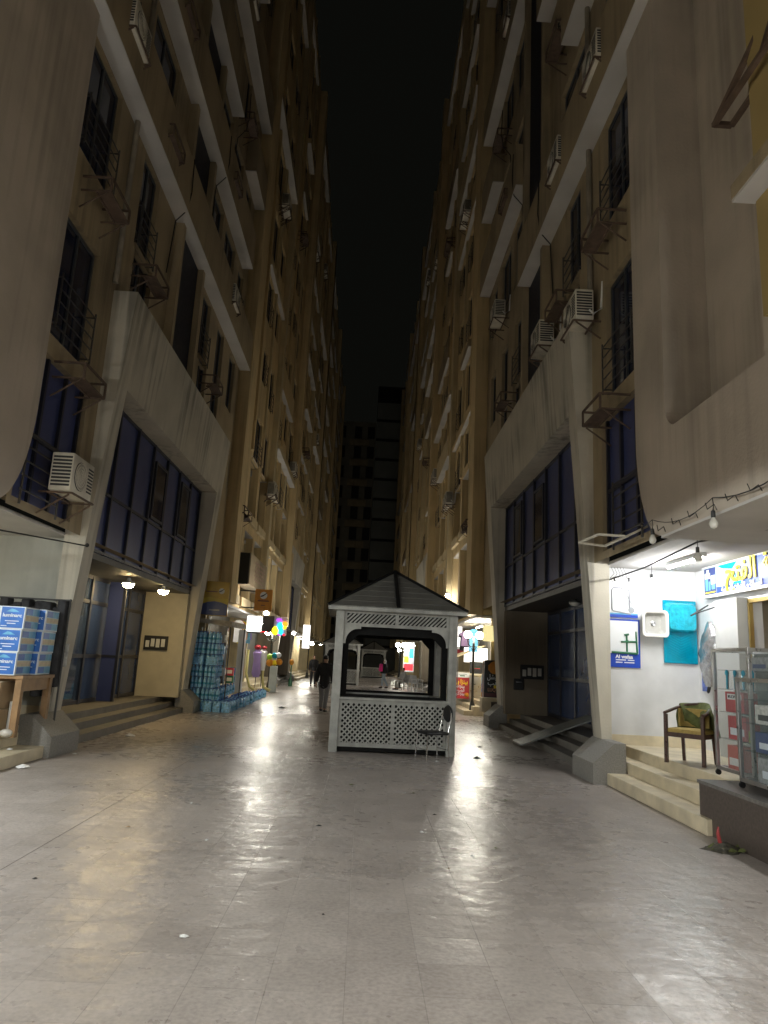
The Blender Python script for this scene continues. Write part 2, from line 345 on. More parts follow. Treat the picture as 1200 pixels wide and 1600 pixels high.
BLUED = mat('blue door panel', (.035, .062, .15), .22, var=.06, vscale=.8, spec=.5)
def portal(b, S, y0, y1, far_mat, lit):
    """projecting trapezoid entrance frame with blue glazing above a recessed entrance"""
    p = mb(PORT); ya, yb = y0+.42, y1-.6
    poly = [(y0, 0), (y0, 7.85), (y1, 7.85), (y1, 0), (yb, 0), (yb, 6.15), (ya, 6.15), (ya, 0)]
    front = lambda q: 4.41-.071*q
    p.prism(poly, lambda y, z, t: (lx(S, front(z) if t == 0 else 4.53), y, z), 0, 1)
    p.build('entrance_frame', b, world=True)
    gl = mb(GLASSB); gl.box(lx(S, 4.47), lx(S, 4.525), ya, yb, 3.3, 6.15)
    go = gl.build('curtain_wall', b, world=True)
    ml = mb(MULL); n = 7
    for i in range(n+1):
        y = ya+(yb-ya)*i/n; ml.box(lx(S, 4.41), lx(S, 4.472), y-.03, y+.03, 3.3, 6.15)
    for z in (3.33, 4.42, 6.12): ml.box(lx(S, 4.418), lx(S, 4.473), ya, yb, z-.025, z+.025)
    ml.build('mullions', b, world=True)
    for yc, w_, h_ in ((ya+(yb-ya)*3.5/n, .9, 1.25), (ya+(yb-ya)*5.5/n, .9, 1.35)):
        f = mb(MULL); x = lx(S, 4.39)
        f.box(x, lx(S, 4.45), yc-w_/2, yc+w_/2, 4.5, 4.56).box(x, lx(S, 4.45), yc-w_/2, yc+w_/2, 4.5+h_, 4.56+h_).box(x, lx(S, 4.45), yc-w_/2, yc-w_/2+.06, 4.56, 4.5+h_).box(x, lx(S, 4.45), yc+w_/2-.06, yc+w_/2, 4.56, 4.5+h_)
        fo = f.build('window', b, world=True); q = mb(DGLASS); q.box(lx(S, 4.405), lx(S, 4.44), yc-w_/2+.06, yc+w_/2-.06, 4.56, 4.5+h_); q.build('pane', fo, world=True)
    # recessed entrance
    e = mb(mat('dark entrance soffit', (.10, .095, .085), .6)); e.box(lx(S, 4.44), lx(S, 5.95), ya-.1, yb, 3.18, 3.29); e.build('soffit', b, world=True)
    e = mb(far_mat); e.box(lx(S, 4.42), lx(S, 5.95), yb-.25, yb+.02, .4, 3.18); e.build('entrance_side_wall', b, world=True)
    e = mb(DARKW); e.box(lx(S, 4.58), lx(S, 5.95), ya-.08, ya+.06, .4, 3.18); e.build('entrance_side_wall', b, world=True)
    # glazed doors along the back
    d0, d1 = ya+.06, yb-.25; nd = 6
    dm = mb(MULL)
    for i in range(nd+1):
        y = d0+(d1-d0)*i/nd; dm.box(lx(S, 5.58), lx(S, 5.68), y-.05, y+.05, .4, 3.18)
    for z in (.45, 1.42, 2.6, 3.14): dm.box(lx(S, 5.59), lx(S, 5.675), d0, d1, z-.04, z+.04)
    do = dm.build('door_frame', b, world=True)
    for i in range(nd):
        ya_, yb_ = d0+(d1-d0)*i/nd+.05, d0+(d1-d0)*(i+1)/nd-.05
        q = mb(DOORG if lit and i < 3 else BLUED); q.box(lx(S, 5.62), lx(S, 5.64), ya_, yb_, .45, 3.14); q.build('door_pane', do, world=True)
        if i in (1, 2):
            q = mb(STEEL); yy = yb_-.12 if i == 1 else ya_+.12; q.tube([(lx(S, 5.55), yy, 1.1), (lx(S, 5.55), yy, 1.7)], .018); q.build('handle', do, world=True, smooth=True)
    if lit:
        q = mb(GLASSB); q.box(lx(S, 5.22), lx(S, 5.55), 16.95, 17.0, .42, 3.15); lo = q.build('door_leaf', b, world=True)
        q = mb(MULL); q.box(lx(S, 5.16), lx(S, 5.22), 16.93, 17.02, .42, 3.15); q.box(lx(S, 5.222), lx(S, 5.55), 16.935, 17.015, 1.40, 1.46); q.build('leaf_frame', lo, world=True)
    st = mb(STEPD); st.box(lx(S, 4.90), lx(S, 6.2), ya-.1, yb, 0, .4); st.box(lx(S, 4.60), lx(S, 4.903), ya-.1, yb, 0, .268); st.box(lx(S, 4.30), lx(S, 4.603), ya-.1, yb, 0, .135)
    st.build('entrance_steps', b, world=True)
    for yy0, yy1 in ((y0-.62, y0+.46), (yb-.03, y1+.25)):
        q = mb(CONGR); q.prism([(4.03, 0), (4.53, 0), (4.53, .60), (4.36, .60), (4.03, .30)], lambda u, z, t: (lx(S, u), t, z), yy0, yy1); q.build('column_plinth', b, world=True)

def sign_fac(S): return 'left' if S < 0 else 'right'

# ---------------------------------------------------------------- the two near blocks
SHOPF = .5
WU = 4.28
def near_block(S, label):
    b = thing('apartment_building', label, 'building', (lx(S, 4.5), 8, 0))
    wl = []                                                    # windows: y, z0, w, h, rail
    for k, z in enumerate(LEV):
        if k > 0: wl.append((10.3, z-2.05, 1.3, 2.0, True))
        if z > 9: wl.append((12.8, z-2.1, 1.0 if z < 12 else 1.7, 2.05, z < 12 or k % 2 == 0))
        if z > 9: wl.append((18.0, z-2.0, .9 if z < 12 else 1.5, 1.9, k % 2 == 0)); wl.append((19.9, z-1.9, .9 if z < 12 else 1.5, 1.8, False)); wl.append((21.8, z-1.9, .9, 1.75, k % 2 == 1))
    wl.append((12.95, 8.0, 1.1, 1.25, False)); wl.append((19.9, 8.0, .9, 1.2, False)); wl.append((18.2, 8.0, .9, 1.4, False))
    holes = [(y-w/2, y+w/2, z, z+h) for y, z, w, h, r in wl]
    slots = []
    for z in LEV[1:]: slots.append((14.75, 16.7, z+.02 if z > 9 else 7.0, z+2.95))
    base = [(11.95, 20.5, 0, 6.5)]
    holes.append((9.32, 11.25, 3.55, 5.75))
    w = mb(PLASTER); holed(w, S, WU, 9.2, 22.95, 3.42, TOP, holes+base); 
    w.build('wall', b, world=True)
    q = mb(GLASSB); q.box(lx(S, WU+.12), lx(S, WU+.16), 9.32, 11.25, 3.55, 5.75); wo = q.build('corner_window', b, world=True)
    q = mb(MULL); 
    for y in (9.35, 9.95, 10.6, 11.22): q.box(lx(S, WU+.07), lx(S, WU+.119), y-.03, y+.03, 3.55, 5.75)
    q.box(lx(S, WU+.072), lx(S, WU+.118), 9.32, 11.25, 4.5, 4.56); q.build('frame', wo, world=True)
    q = mb(RAIL)
    for i in range(5): q.bar((lx(S, WU-.1), 9.3, 3.65+i*.2), (lx(S, WU-.1), 10.5, 3.65+i*.2), .018)
    for y in (9.35, 10.48): q.bar((lx(S, WU-.1), y, 3.45), (lx(S, WU-.1), y, 4.5), .025)
    q.build('railing', wo, world=True)
    q = mb(mat('old drain pipe', (.22, .19, .15), .6, var=.2, vscale=4))
    q.tube([(lx(S, 4.20), 11.52, 7.9), (lx(S, 4.20), 11.52, TOP)], .05, 8); q.build('drain_pipe', b, world=True, smooth=True)
    q = mb(BLACK)
    for y, zt in ((14.2, 11.3), (17.2, 14.4), (19.0, 17.4)):
        q = mb(BLACK); q.tube([(lx(S, 3.91), y, zt+1.2), (lx(S, 3.90), y+.05, zt+.4), (lx(S, 3.95), y+.02, zt-.08), (lx(S, 4.20), y+.1, zt-.3), (lx(S, 4.25), y+.05, zt-1.6)], .014, 5); q.build('loose_cable', b, world=True, smooth=True)
    for y, z, ww, h, r in wl: add_window(b, S, WU, y, z, ww, h, r)
    # flat dark panel between two fins; a recess's shade is put into its colour
    f = mb(PLASTER)
    for yy in (14.72, 16.72): f.box(lx(S, 4.10), lx(S, 4.32), yy-.09, yy+.09, 7.86, TOP)
    f.build('fin', b, world=True)
    f = mb(mat('dark recess', (.010, .012, .024), .6)); f.box(lx(S, 4.25), lx(S, 4.276), 14.81, 16.63, 7.86, TOP); f.build('recess_shade_panel', b, world=True)
    portal(b, S, 11.7, 20.7, mat('pale entrance wall', (.50, .455, .34), .75, var=.08, dirt=.15) if S < 0 else DARKW, S < 0)  # right side wall's unlit look is put into its darker colour
    # bay with rounded lower corner and a tall recess
    q = mb(CONC); pts = [(9.3, TOP)]
    for i in range(13):
        a = pi/2*i/12; pts.append((8.5+.8*math.cos(a), 4.75-1.42*math.sin(a)))
    pts += [(-16, 3.33), (-16, TOP)]
    if S > 0:
        pts += [(6.1, TOP), (6.1, 4.62)]
        for i in range(9):
            a = pi/2*i/8; pts.append((8.03+.3*math.sin(a), 4.92-.3*math.cos(a)))
        pts += [(8.33, TOP)]
    q.prism(pts, lambda y, z, t: (lx(S, t), y, z), 4.1, 4.85); q.build('bay', b, world=True)
    if S > 0: q = mb(CONC); q.box(lx(S, 4.70), lx(S, 4.84), 6.05, 8.4, 4.5, TOP); q.build('recess_back_wall', b, world=True)
    q = mb(SOFF); q.box(lx(S, 4.101), lx(S, 8.2), -16, 8.55, 3.30, 3.331); q.box(lx(S, 4.52), lx(S, 8.2), 8.55, 12.0, 3.40, 3.45); q.box(lx(S, 4.52), lx(S, 8.2), 8.53, 8.555, 3.30, 3.45); q.build('ceiling', b, world=True)
    if S > 0:
        q = mb(YELW); q.box(lx(S, 4.04), lx(S, 4.5), -16, 5.98, 4.95, TOP); q.build('yellow_wall', b, world=True)
        q = mb(PLASTER); q.box(lx(S, 3.82), lx(S, 4.05), 4.6, 6.02, 6.18, 6.33); q.use(SOFF).box(lx(S, 3.825), lx(S, 4.05), 4.6, 6.015, 6.15, 6.18); q.build('window_ledge', b, world=True)
    # roof, ground-floor walls
    q = mb(DARKW); q.box(lx(S, 4.6), lx(S, 15), -16, 22.9, TOP-.2, TOP-.02); q.build('roof', b, world=True)
    q = mb(WHITEW if S > 0 else mat('grey shop wall', (.40, .40, .36), .8, var=.08, streak=.12)); q.box(lx(S, 4.56), lx(S, 8), 12.0, 12.2, SHOPF, 3.4); q.build('shop_end_wall', b, world=True)
    q = mb(STEP); q.box(lx(S, 4.57), lx(S, 6.1), 11.985, 12.0, SHOPF, SHOPF+.16); q.build('skirting', b, world=True)
    if S < 0:
        for z, ranges in ((11.2, [(7, 23.6)]), (14.35, [(7, 21.9)]), (17.35, [(9, 18.5), (20.9, 23)]), (20.5, [(8, 14.6), (16.8, 23)]), (23.6, [(7, 12.6), (16.8, 20.5)]), (26.7, [(10, 19)]), (29.8, [(8, 16), (18, 23)]), (32.9, [(12, 22)])):
            for a, c in ranges: balcony(b, S, a, c, z)
    else:
        for z, ranges in ((11.2, [(7, 16.5)]), (14.4, [(7, 12.4), (16.85, 22.9)]), (17.3, [(9, 14.6), (20.6, 22.9)]), (20.5, [(8, 12.6), (16.8, 22.9)]), (23.6, [(12, 19)]), (26.7, [(16, 22.9)]), (29.8, [(8, 14), (17, 22.9)]), (32.9, [(12, 22)])):
            for a, c in ranges: balcony(b, S, a, c, z)
    return b
LB = near_block(-1, 'nearest beige apartment block on the left with slanted entrance frame')
RB = near_block(1, 'nearest beige apartment block on the right with yellow upper wall above the lit shop')

# ---------------------------------------------------------------- blocks farther down the street
PLAS_LIT = mat('lamplit plaster', (.60, .46, .25), .85, var=.14, vscale=.7, streak=.3, bump=.2, bscale=30, dirt=.25)  # far copy of the plaster; lamplight is put into its brighter, yellower colour
def far_block(S, y0, y1, label, seed, second_portal=None, detail=True):
    r = random.Random(seed); b = thing('apartment_building', label, 'building', (lx(S, 4.5), y0, 0))
    piers = [y0+.1+i*8.6 for i in range(int((y1-y0)/8.6)+1)]
    pm = mb(PLAS_LIT)
    for i, y in enumerate(piers):
        pm2 = mb(PLAS_LIT if i % 2 == 0 else CREAM); pm2.box(lx(S, 3.88 if i % 2 == 0 else 4.05), lx(S, 5.2), y, y+(1.1 if i % 2 == 0 else .6), 3.26, TOP-(i % 2)*.6); pm2.build('pier', b, world=True)
    wl = []; holes = []; log = []
    for i, y in enumerate(piers):
        a = y+(1.1 if i % 2 == 0 else .6); c = min(y+8.6, y1)
        if c-a < 2: continue
        n = 3; wd = (c-a)/n
        for kk in range(n):
            ya, yb = a+wd*kk, a+wd*(kk+1); yc = (ya+yb)/2; typ = r.choice(['loggia', 'window', 'window', 'slot'])
            # two lower storeys: tall loggias with pale soffits
            if second_portal and second_portal[0]-.2 < yc < second_portal[1]+.2: pass
            else:
                holes.append((ya+.25, yb-.25, 3.5, 6.3)); log.append((ya+.25, yb-.25, 3.5, 6.3))
                holes.append((ya+.25, yb-.25, 6.75, 9.3)); log.append((ya+.25, yb-.25, 6.75, 9.3))
            for z in LEV[2:]:
                h = r.choice([1.5, 1.9, 2.1]); wl.append((yc+r.uniform(-.2, .2), z-h-.1+.0, r.choice([1.0, 1.3, 1.6]), h, r.random() < .45))
        for kk in range(1, n):
            fm = mb(PLAS_LIT if kk % 2 else CREAM); fm.box(lx(S, 4.19), lx(S, 4.30), a+wd*kk-.12, a+wd*kk+.12, 9.4, TOP); fm.build('fin', b, world=True)
        for z in LEV[2:]:                                        # projecting balconies, staggered from storey to storey
            if r.random() < .62:
                k0 = r.choice([0, 0, 0, 1]); k1 = r.choice([2, 3, 3, 3]); k1 = max(k1, k0+1)
                balcony(b, S, a+wd*k0, a+wd*k1-.05, z+r.choice([0, .1]), h=r.choice([1.0, 1.2, .3, .2]), m=r.choice([PLAS_LIT, PLAS_LIT, PLASTER, CREAM]), uf=r.choice([3.98, 4.08, 4.12]))
    if second_portal: holes.append((second_portal[0]+.2, second_portal[1]-.2, 0, 6.5))
    holes += [(y-w/2, y+w/2, z, z+h) for y, z, w, h, rl in wl]
    w = mb(PLAS_LIT); holed(w, S, WU, y0, y1, 3.2, TOP, holes); w.build('wall', b, world=True)
    for (ya, yb, za, zb) in log:
        lm = mb(SHUT); ls = mb(SOFF); lp = mb(CREAM)
        lm.box(lx(S, 5.1), lx(S, 5.2), ya, yb, za, zb); ls.box(lx(S, 4.30), lx(S, 5.1), ya, yb, zb-.03, zb-.005)
        lp.box(lx(S, 4.16), lx(S, 4.30), ya-.05, yb+.05, za-.1, za+.22)
        lq = mb(CREAM); lq.box(lx(S, 4.78), lx(S, 5.1), (ya+yb)/2-.07, (ya+yb)/2+.07, za, zb-.03); lq.build('loggia_post', b, world=True)
        lm.build('loggia_panel', b, world=True); ls.build('loggia_soffit', b, world=True); lp.build('loggia_sill', b, world=True)
    if detail:
        vis = sorted(wl, key=lambda t: t[1]+t[0]*.1)
        for i, (y, z, ww, h, rl) in enumerate(vis[:98]): add_window(b, S, WU, y, z, ww, h, rl)
        vis = vis[98:]
    else: vis = wl
    if vis:
        m = mb(DGLASS)
        for y, z, ww, h, rl in vis: m.box(lx(S, 4.37), lx(S, 4.41), y-ww/2, y+ww/2, z, z+h)
        m.use(WFRAME)
        for y, z, ww, h, rl in vis: m.box(lx(S, 4.33), lx(S, 4.375), y-.03, y+.03, z, z+h)
        tag(m.build('window', b, world=True), kind='stuff')
    if second_portal: portal(b, S, second_portal[0], second_portal[1], DARKW, False)
    # shop storey: open lit shops between cross walls
    ys = [y for y in piers]+[y1]
    for i in range(len(ys)-1):
        a, c = ys[i], ys[i+1]
        if second_portal and a < (second_portal[0]+second_portal[1])/2 < c: continue
        sh = mb(CREAM); fl = mb(STEP); cl = mb(SOFF); sc = mb(SHUT)
        sh.box(lx(S, 7.2), lx(S, 7.3), a, c, 0, 3.3); sh.box(lx(S, 4.6), lx(S, 7.2), a+.02, a+.2, .45, 3.3)
        fl.box(lx(S, 4.55), lx(S, 7.2), a, c, 0, .45); fl.box(lx(S, 4.25), lx(S, 4.553), a+1.2, c-1.2, 0, .30); fl.box(lx(S, 3.95), lx(S, 4.253), a+1.3, c-1.4, 0, .15)
        cl.box(lx(S, 4.1), lx(S, 7.2), a+.02, c-.02, 3.16, 3.24)
        sc.box(lx(S, 5.4), lx(S, 5.46), a+(c-a)*.52, c-.25, .45, 3.16)
        sh.build('shop_wall', b, world=True); fl.build('shop_floor', b, world=True); cl.build('shop_ceiling', b, world=True); sc.build('roller_shutter', b, world=True)
    q = mb(DARKW); q.box(lx(S, 4.6), lx(S, 15), y0+.05, y1-.05, TOP-.2, TOP-.02); q.build('roof', b, world=True)
    return b
far_block(-1, 23.0, 57.4, 'second apartment block along the left side, with pale loggias over lit shops', 3, (40.4, 48.9))
far_block(1, 23.0, 57.4, 'second apartment block along the right side, with grey loggias over the food shops', 5, (40.4, 48.9))
far_block(-1, 57.5, 98.0, 'farthest dark apartment block along the left side of the street', 8, None, False)
far_block(1, 57.5, 98.0, 'farthest dark apartment block along the right side of the street', 9, None, False)

# ---------------------------------------------------------------- blocks closing the street
ENDM = mat('dark far facade', (.22, .225, .205), .85, var=.1, vscale=.5); ENDS = mat('dark far slab', (.02, .02, .02), .8)
b = thing('apartment_building', 'dark slab block closing the far end of the street, with level floor lines', 'building', (3.5, 104, 0))
q = mb(ENDM); q.box(.2, 14, 104, 112, 0, 40.6); q.build('wall', b, world=True)
q = mb(ENDS); q.box(.15, 14.2, 103.8, 112.2, 40.6, 43.2); q.build('roof', b, world=True)
for i in range(12):
    q = mb(ENDS); q.box(.15, 14.2, 103.8, 104, 3.4+i*3.1, 3.75+i*3.1); q.build('floor_slab', b, world=True)
b = thing('apartment_building', 'lower pale block at the far end of the street, windows in two dark columns', 'building', (-4, 106, 0))
q = mb(mat('far beige facade', (.22, .20, .155), .85, var=.15, vscale=.6)); q.box(-12, .1, 106, 114, 0, 38); q.build('wall', b, world=True)
for i in range(11):
    for x in (-5.1, -2.6, -.6):
        q = mb(ENDS); q.box(x-.55, x+.55, 105.93, 106.05, 3.3+i*3.2, 5.2+i*3.2); q.build('window', b, world=True)
for i in range(11):
    q = mb(PLASTER); q.box(-3.9+(i % 2)*.2, -.9, 105.5, 106, 2.0+i*3.2, 3.0+i*3.2); q.build('balcony', b, world=True)

# ---------------------------------------------------------------- terraces and steps in front of the near shops
t = thing('shop_terrace', 'cream marble terrace with three steps and brown granite front on the right', 'terrace', (3.8, 8, 0))
q = mb(STEP); q.rbox(4.32, 9, -16, 11.99, .02, .5, .012); q.build('terrace_floor', t, world=True)
q = mb(STEP); q.rbox(3.74, 4.10, 7.95, 11.95, .0, .17, .012); q.build('step', t, world=True)
q = mb(STEP); q.rbox(4.05, 4.36, 8.2, 11.97, .01, .335, .012); q.build('step', t, world=True)
q = mb(GRAN); q.box(3.80, 4.318, -16, 8.22, 0, .50); q.use(mat('granite top', (.16, .15, .14), .35, var=.25, vscale=30, dirt=.2)).box(3.785, 4.55, -16, 8.235, .50, .535); q.build('granite_plinth', t, world=True)
t = thing('shop_terrace', 'low two-step beige terrace under the left shop with the blue boxes', 'terrace', (-4.8, 8, 0))
q = mb(STEP); q.rbox(-9, -5.02, -16, 12.0, .0, .345, .012); q.build('terrace_floor', t, world=True)
q = mb(STEP); q.rbox(-5.05, -4.62, -16, 11.1, .0, .17, .012); q.build('step', t, world=True)
# right shop front wall, pilaster, opening
s = thing('shop_entrance', 'white shop front wall with pilaster and open gilt-edged doorway beside the display cases', 'shop front', (5.7, 9, .5))
q = mb(WHITEW); q.box(5.62, 5.8, 10.30, 12.0, .5, 3.4); q.box(5.62, 5.8, 4.6, 10.30, 2.80, 3.4); q.build('wall', s, world=True)
q = mb(mat('grey pilaster paint', (.50, .50, .49), .6, var=.06, dirt=.1)); q.box(5.44, 5.62, 10.34, 11.02, .5, 2.82); q.build('pilaster', s, world=True)
q = mb(mat('gilt frame', (.42, .30, .10), .35, metal=.6)); q.box(5.58, 5.64, 10.26, 10.30, .5, 2.78); q.box(5.58, 5.64, 5.0, 10.30, 2.74, 2.795); q.build('door_frame', s, world=True)
q = mb(mat('shop interior wall', (.40, .36, .28), .8, var=.15)); q.box(8.0, 8.1, 4, 10.6, .5, 3.4); q.box(5.8, 8.0, 10.6, 10.7, .5, 3.4); q.build('interior_wall', s, world=True)
s2 = thing('shelf_unit', 'wooden goods shelves inside the open doorway of the right shop', 'shelf', (6.5, 9, .5))
for k in range(5):
    q = mb(WOODB); q.box(6.3, 6.7, 7.2, 10.3, .7+k*.48, .73+k*.48); q.build('shelf', s2, world=True)
q = mb(WOODB); q.box(6.7, 6.74, 7.2, 10.3, .5, 3.0); q.build('back_panel', s2, world=True)
GOODS = [BLUEB, RED, LBLUE, PALE, BEIGE, GREEN, TURQ, ORNG, WHITE, NAVY]
kk = 0
for k in range(1, 5):
    y = 10.2
    while y > 8.4:
        w_ = rnd.uniform(.16, .34); h_ = rnd.uniform(.18, .40); q = mb(GOODS[rnd.randrange(10)])
        q.rbox(-.15, .12, -w_/2, w_/2, 0, h_, .01); q.use(GOODS[rnd.randrange(10)]).box(-.153, -.149, -w_*.35, w_*.35, h_*.3, h_*.7)
        o = q.build('product_box'); o.location = (6.45, y-w_/2, .73+k*.48); kk += 1
        tag(o, 'small coloured goods package on the shelves inside the right shop', 'box', 'goods packed on the shop shelves'); y -= w_+rnd.uniform(.02, .12)

# ---------------------------------------------------------------- wall-hung goods and posters of the right shop (end wall faces the camera at Y = 12)
YW = 11.985
p = thing('poster', 'upper white poster with grey towel-ring drawings on the white shop wall', 'poster', (4.33, YW, 2.56))
q = mb(mat('poster paper', (.80, .81, .82), .35, var=.02)); q.box(-.27, .27, -.008, 0, 0, .66); q.build('sheet', p)
q = mb(mat('grey drawing', (.30, .31, .33), .5)); 
for pts in ([(-.17, -.014, .13), (-.17, -.014, .46), (-.14, -.014, .50), (.10, -.014, .50), (.13, -.014, .46), (.13, -.014, .17)], [(-.17, -.014, .14), (-.15, -.014, .105), (.10, -.014, .07), (.15, -.014, .06)]): q.tube(pts, .011, 6)
q.lathe([(.05, 0), (.052, .006), (.03, .008)], (.16, -.012, .13), 14, 'y'); q.tube([(-.03, -.014, .52), (.10, -.014, .36), (.18, -.014, .22)], .005, 5)
q.build('drawing', p, smooth=True)
q = mb(POSTB); q.box(-.27, .27, -.011, -.007, 0, .05); q.use(LBLUE).box(-.27, .27, -.0105, -.0072, .05, .075); q.build('border_strip', p)
for x in (-.12, .13):
    q = mb(BLACK); q.box(x-.012, x+.012, -.02, 0, .61, .68); q.build('clip', p)
p = thing('poster', 'lower blue-framed poster with green water-valve picture on the white shop wall', 'poster', (4.355, YW, 1.735))
q = mb(POSTB); q.box(-.275, .275, -.006, 0, 0, .80); q.build('sheet', p)
q = mb(mat('poster paper', (.80, .81, .82), .35)); q.box(-.245, .245, -.009, -.005, .23, .77); q.build('white_panel', p)
q = mb(GREEN); q.tube([(-.21, -.016, .245), (.22, -.016, .235)], .02, 8); q.tube([(.22, -.016, .235), (.205, -.016, .60)], [.018, .012], 8); q.tube([(-.05, -.016, .42), (.21, -.016, .43)], .016, 8); q.tube([(.05, -.016, .26), (.045, -.016, .53)], .014, 8); q.tube([(.01, -.016, .535), (.08, -.016, .55)], .018, 8); q.lathe([(.03, 0), (.03, .01), (.015, .014)], (.05, -.012, .43), 12, 'y')
q.build('valve_picture', p, smooth=True)
lettering('lettering', 'Al wafaa', WHITE, p, .085, (.0, -.010, .175), bold=.002)
q = mb(WHITE)
for z, a, c in ((.115, -.14, .03), (.115, .06, .17), (.075, -.14, -.03), (.075, 0, .17)): q.box(a, c, -.009, -.005, z, z+.016)
q.build('small_print', p)
p = thing('wash_basin', 'square white ceramic basin with rounded corners hung on the white wall', 'basin', (4.84, YW, 2.48))
def rr(w, h, r, n=6):
    out = []
    for cx, cz, a0 in ((w-r, h-r, 0), (-w+r, h-r, 90), (-w+r, -h+r, 180), (w-r, -h+r, 270)):
        for i in range(n+1): a = R(a0+90*i/n); out.append((cx+r*math.cos(a), cz+r*math.sin(a)))
    return out
def loft(m, rings, cap0=True, cap1=True):
    n = len(rings[0]); vs = [v for r_ in rings for v in r_]; fs = []
    for i in range(len(rings)-1):
        for k in range(n): fs.append((i*n+k, i*n+(k+1) % n, (i+1)*n+(k+1) % n, (i+1)*n+k))
    if cap0: fs.append(tuple(range(n-1, -1, -1)))
    if cap1: fs.append(tuple((len(rings)-1)*n+k for k in range(n)))
    m.add(vs, fs)
q = mb(CERAM); rings = []
for w_, y_, r_ in ((.17, 0, .06), (.215, -.12, .07), (.225, -.15, .07), (.222, -.165, .07), (.195, -.165, .06), (.175, -.15, .055)): rings.append([(x, y_, z) for x, z in rr(w_, w_, r_)])
loft(q, rings, True, False); q.build('bowl_rim', p, smooth=True)
q = mb(BASING); rings = []
for w_, y_, r_ in ((.176, -.151, .055), (.155, -.09, .05), (.13, -.06, .05), (.02, -.055, .015)): rings.append([(x, y_, z) for x, z in rr(w_, w_, r_)])
loft(q, rings, False, True); q.build('bowl_inside', p, smooth=True)
q = mb(STEEL); q.lathe([(.045, 0), (.045, .012), (.03, .018), (.012, .01)], (-.0, -.055, 0), 16, 'y'); q.build('drain', p, smooth=True)
p = thing('drain_tray', 'turquoise plastic tray with chevron ribs hung under a clear basket on the white wall', 'tray', (5.31, YW, 1.845))
q = mb(TURQ); q.rbox(-.285, .285, -.03, 0, 0, 1.05, .012); q.build('tray', p)
q = mb(mat('turquoise ribs', (.0, .36, .52), .2))
for k in range(9):
    z = .08+k*.042
    q.bar((-.21, -.034, z+.10), (0, -.034, z), .012); q.bar((.21, -.034, z+.10), (0, -.034, z), .012)
q.build('chevron_ribs', p)
q = mb(TURQF); rings = []
for w_, h_, y_ in ((.265, .25, -.03), (.255, .24, -.09), (.225, .21, -.15), (.15, .13, -.16)): rings.append([(x, y_, .76+z) for x, z in rr(w_, h_, .07)])
loft(q, rings); q.build('clear_basket', p, smooth=True)
# wrapped item and blue strip on the right wall
p = thing('wrapped_board', 'long oval item in crinkled silver plastic hanging beside the shop doorway', 'wrapped item', (5.55, 11.42, 1.50))
q = mb(FOIL); rings = []
for i in range(15):
    f = i/14; w_ = .03+.24*math.sin(pi*min(1, f*.94+.06))**.75; d_ = .03+.08*math.sin(pi*f)
    rings.append([(-.02+d_*math.cos(2*pi*k/16)*(1+.22*math.sin(5*k+i*2.1)), w_*math.sin(2*pi*k/16)*(1+.09*math.sin(3*k+i*1.3))+.10*(.5-f), f*1.02) for k in range(16)])
loft(q, rings); q.build('wrapping', p, smooth=True)
q = mb(BLACK); q.tube([(-.02, .05, 0), (-.03, .07, -.08), (-.02, .10, -.10)], [.03, .025, .01]); q.build('dark_handle', p, smooth=True)
p = mb(mat('blue strip print', (.10, .16, .50), .4, var=.35, vscale=14)); p.box(5.600, 5.618, 11.70, 11.86, 1.42, 1.98); p.use(LBLUE).box(5.598, 5.616, 11.69, 11.87, 1.98, 2.14)
tag(p.build('banner_strip'), 'narrow blue paper strip hanging between turquoise tray and silver item', 'paper strip')
q = mb(SILV); q.tube([(5.6, 11.75, 2.75), (5.25, 11.3, 2.62)], .012, 6); q.tube([(5.6, 11.55, 2.80), (5.22, 11.35, 2.60)], .012, 6); q.tube([(5.22, 11.35, 2.60), (5.25, 11.3, 2.62)], .012, 6); q.tube([(5.44, 11.0, 2.72), (5.25, 11.35, 2.62)], .01, 6)
tag(q.build('wall_bracket', smooth=True), 'thin wire hanging bracket under the left end of the shop sign', 'bracket')

# shop sign
p = thing('shop_sign', 'blue and white shop sign with large yellow Arabic letters above the doorway', 'sign', (5.60, 9.6, 2.90))
def sy(y): return -(y-9.6)       # local x grows towards the camera
rz = -pi/2; p.rotation_euler = (0, 0, rz)
q = mb(mat('sign sheet white', (.42, .50, .55), .3, var=.05)); q.box(sy(11.52), 4.0, -.06, 0, .04, .49); q.build('panel', p)
q = mb(WHITE); q.box(sy(11.55), 4.0, -.09, 0, 0, .045); q.box(sy(11.55), 4.0, -.08, 0, .485, .50); q.build('frame', p)
q = mb(POSTB); q.add([(sy(11.1), -.064, .045), (1.9, -.064, .045), (1.9, -.064, .13), (sy(11.1), -.064, .15)], [(0, 1, 2, 3)]); q.add([(-.75, -.063, .13), (-.35, -.063, .48), (.25, -.063, .48), (.3, -.063, .13)], [(0, 1, 2, 3)])
q.use(TURQ).add([(sy(11.05), -.0625, .48), (sy(10.45), -.0625, .48), (sy(10.6), -.0625, .38), (sy(10.9), -.0625, .42)], [(0, 1, 2, 3)]).add([(-1.0, -.0627, .14), (-.72, -.0627, .14), (-.9, -.0627, .30)], [(0, 1, 2)]); q.build('blue_shapes', p)
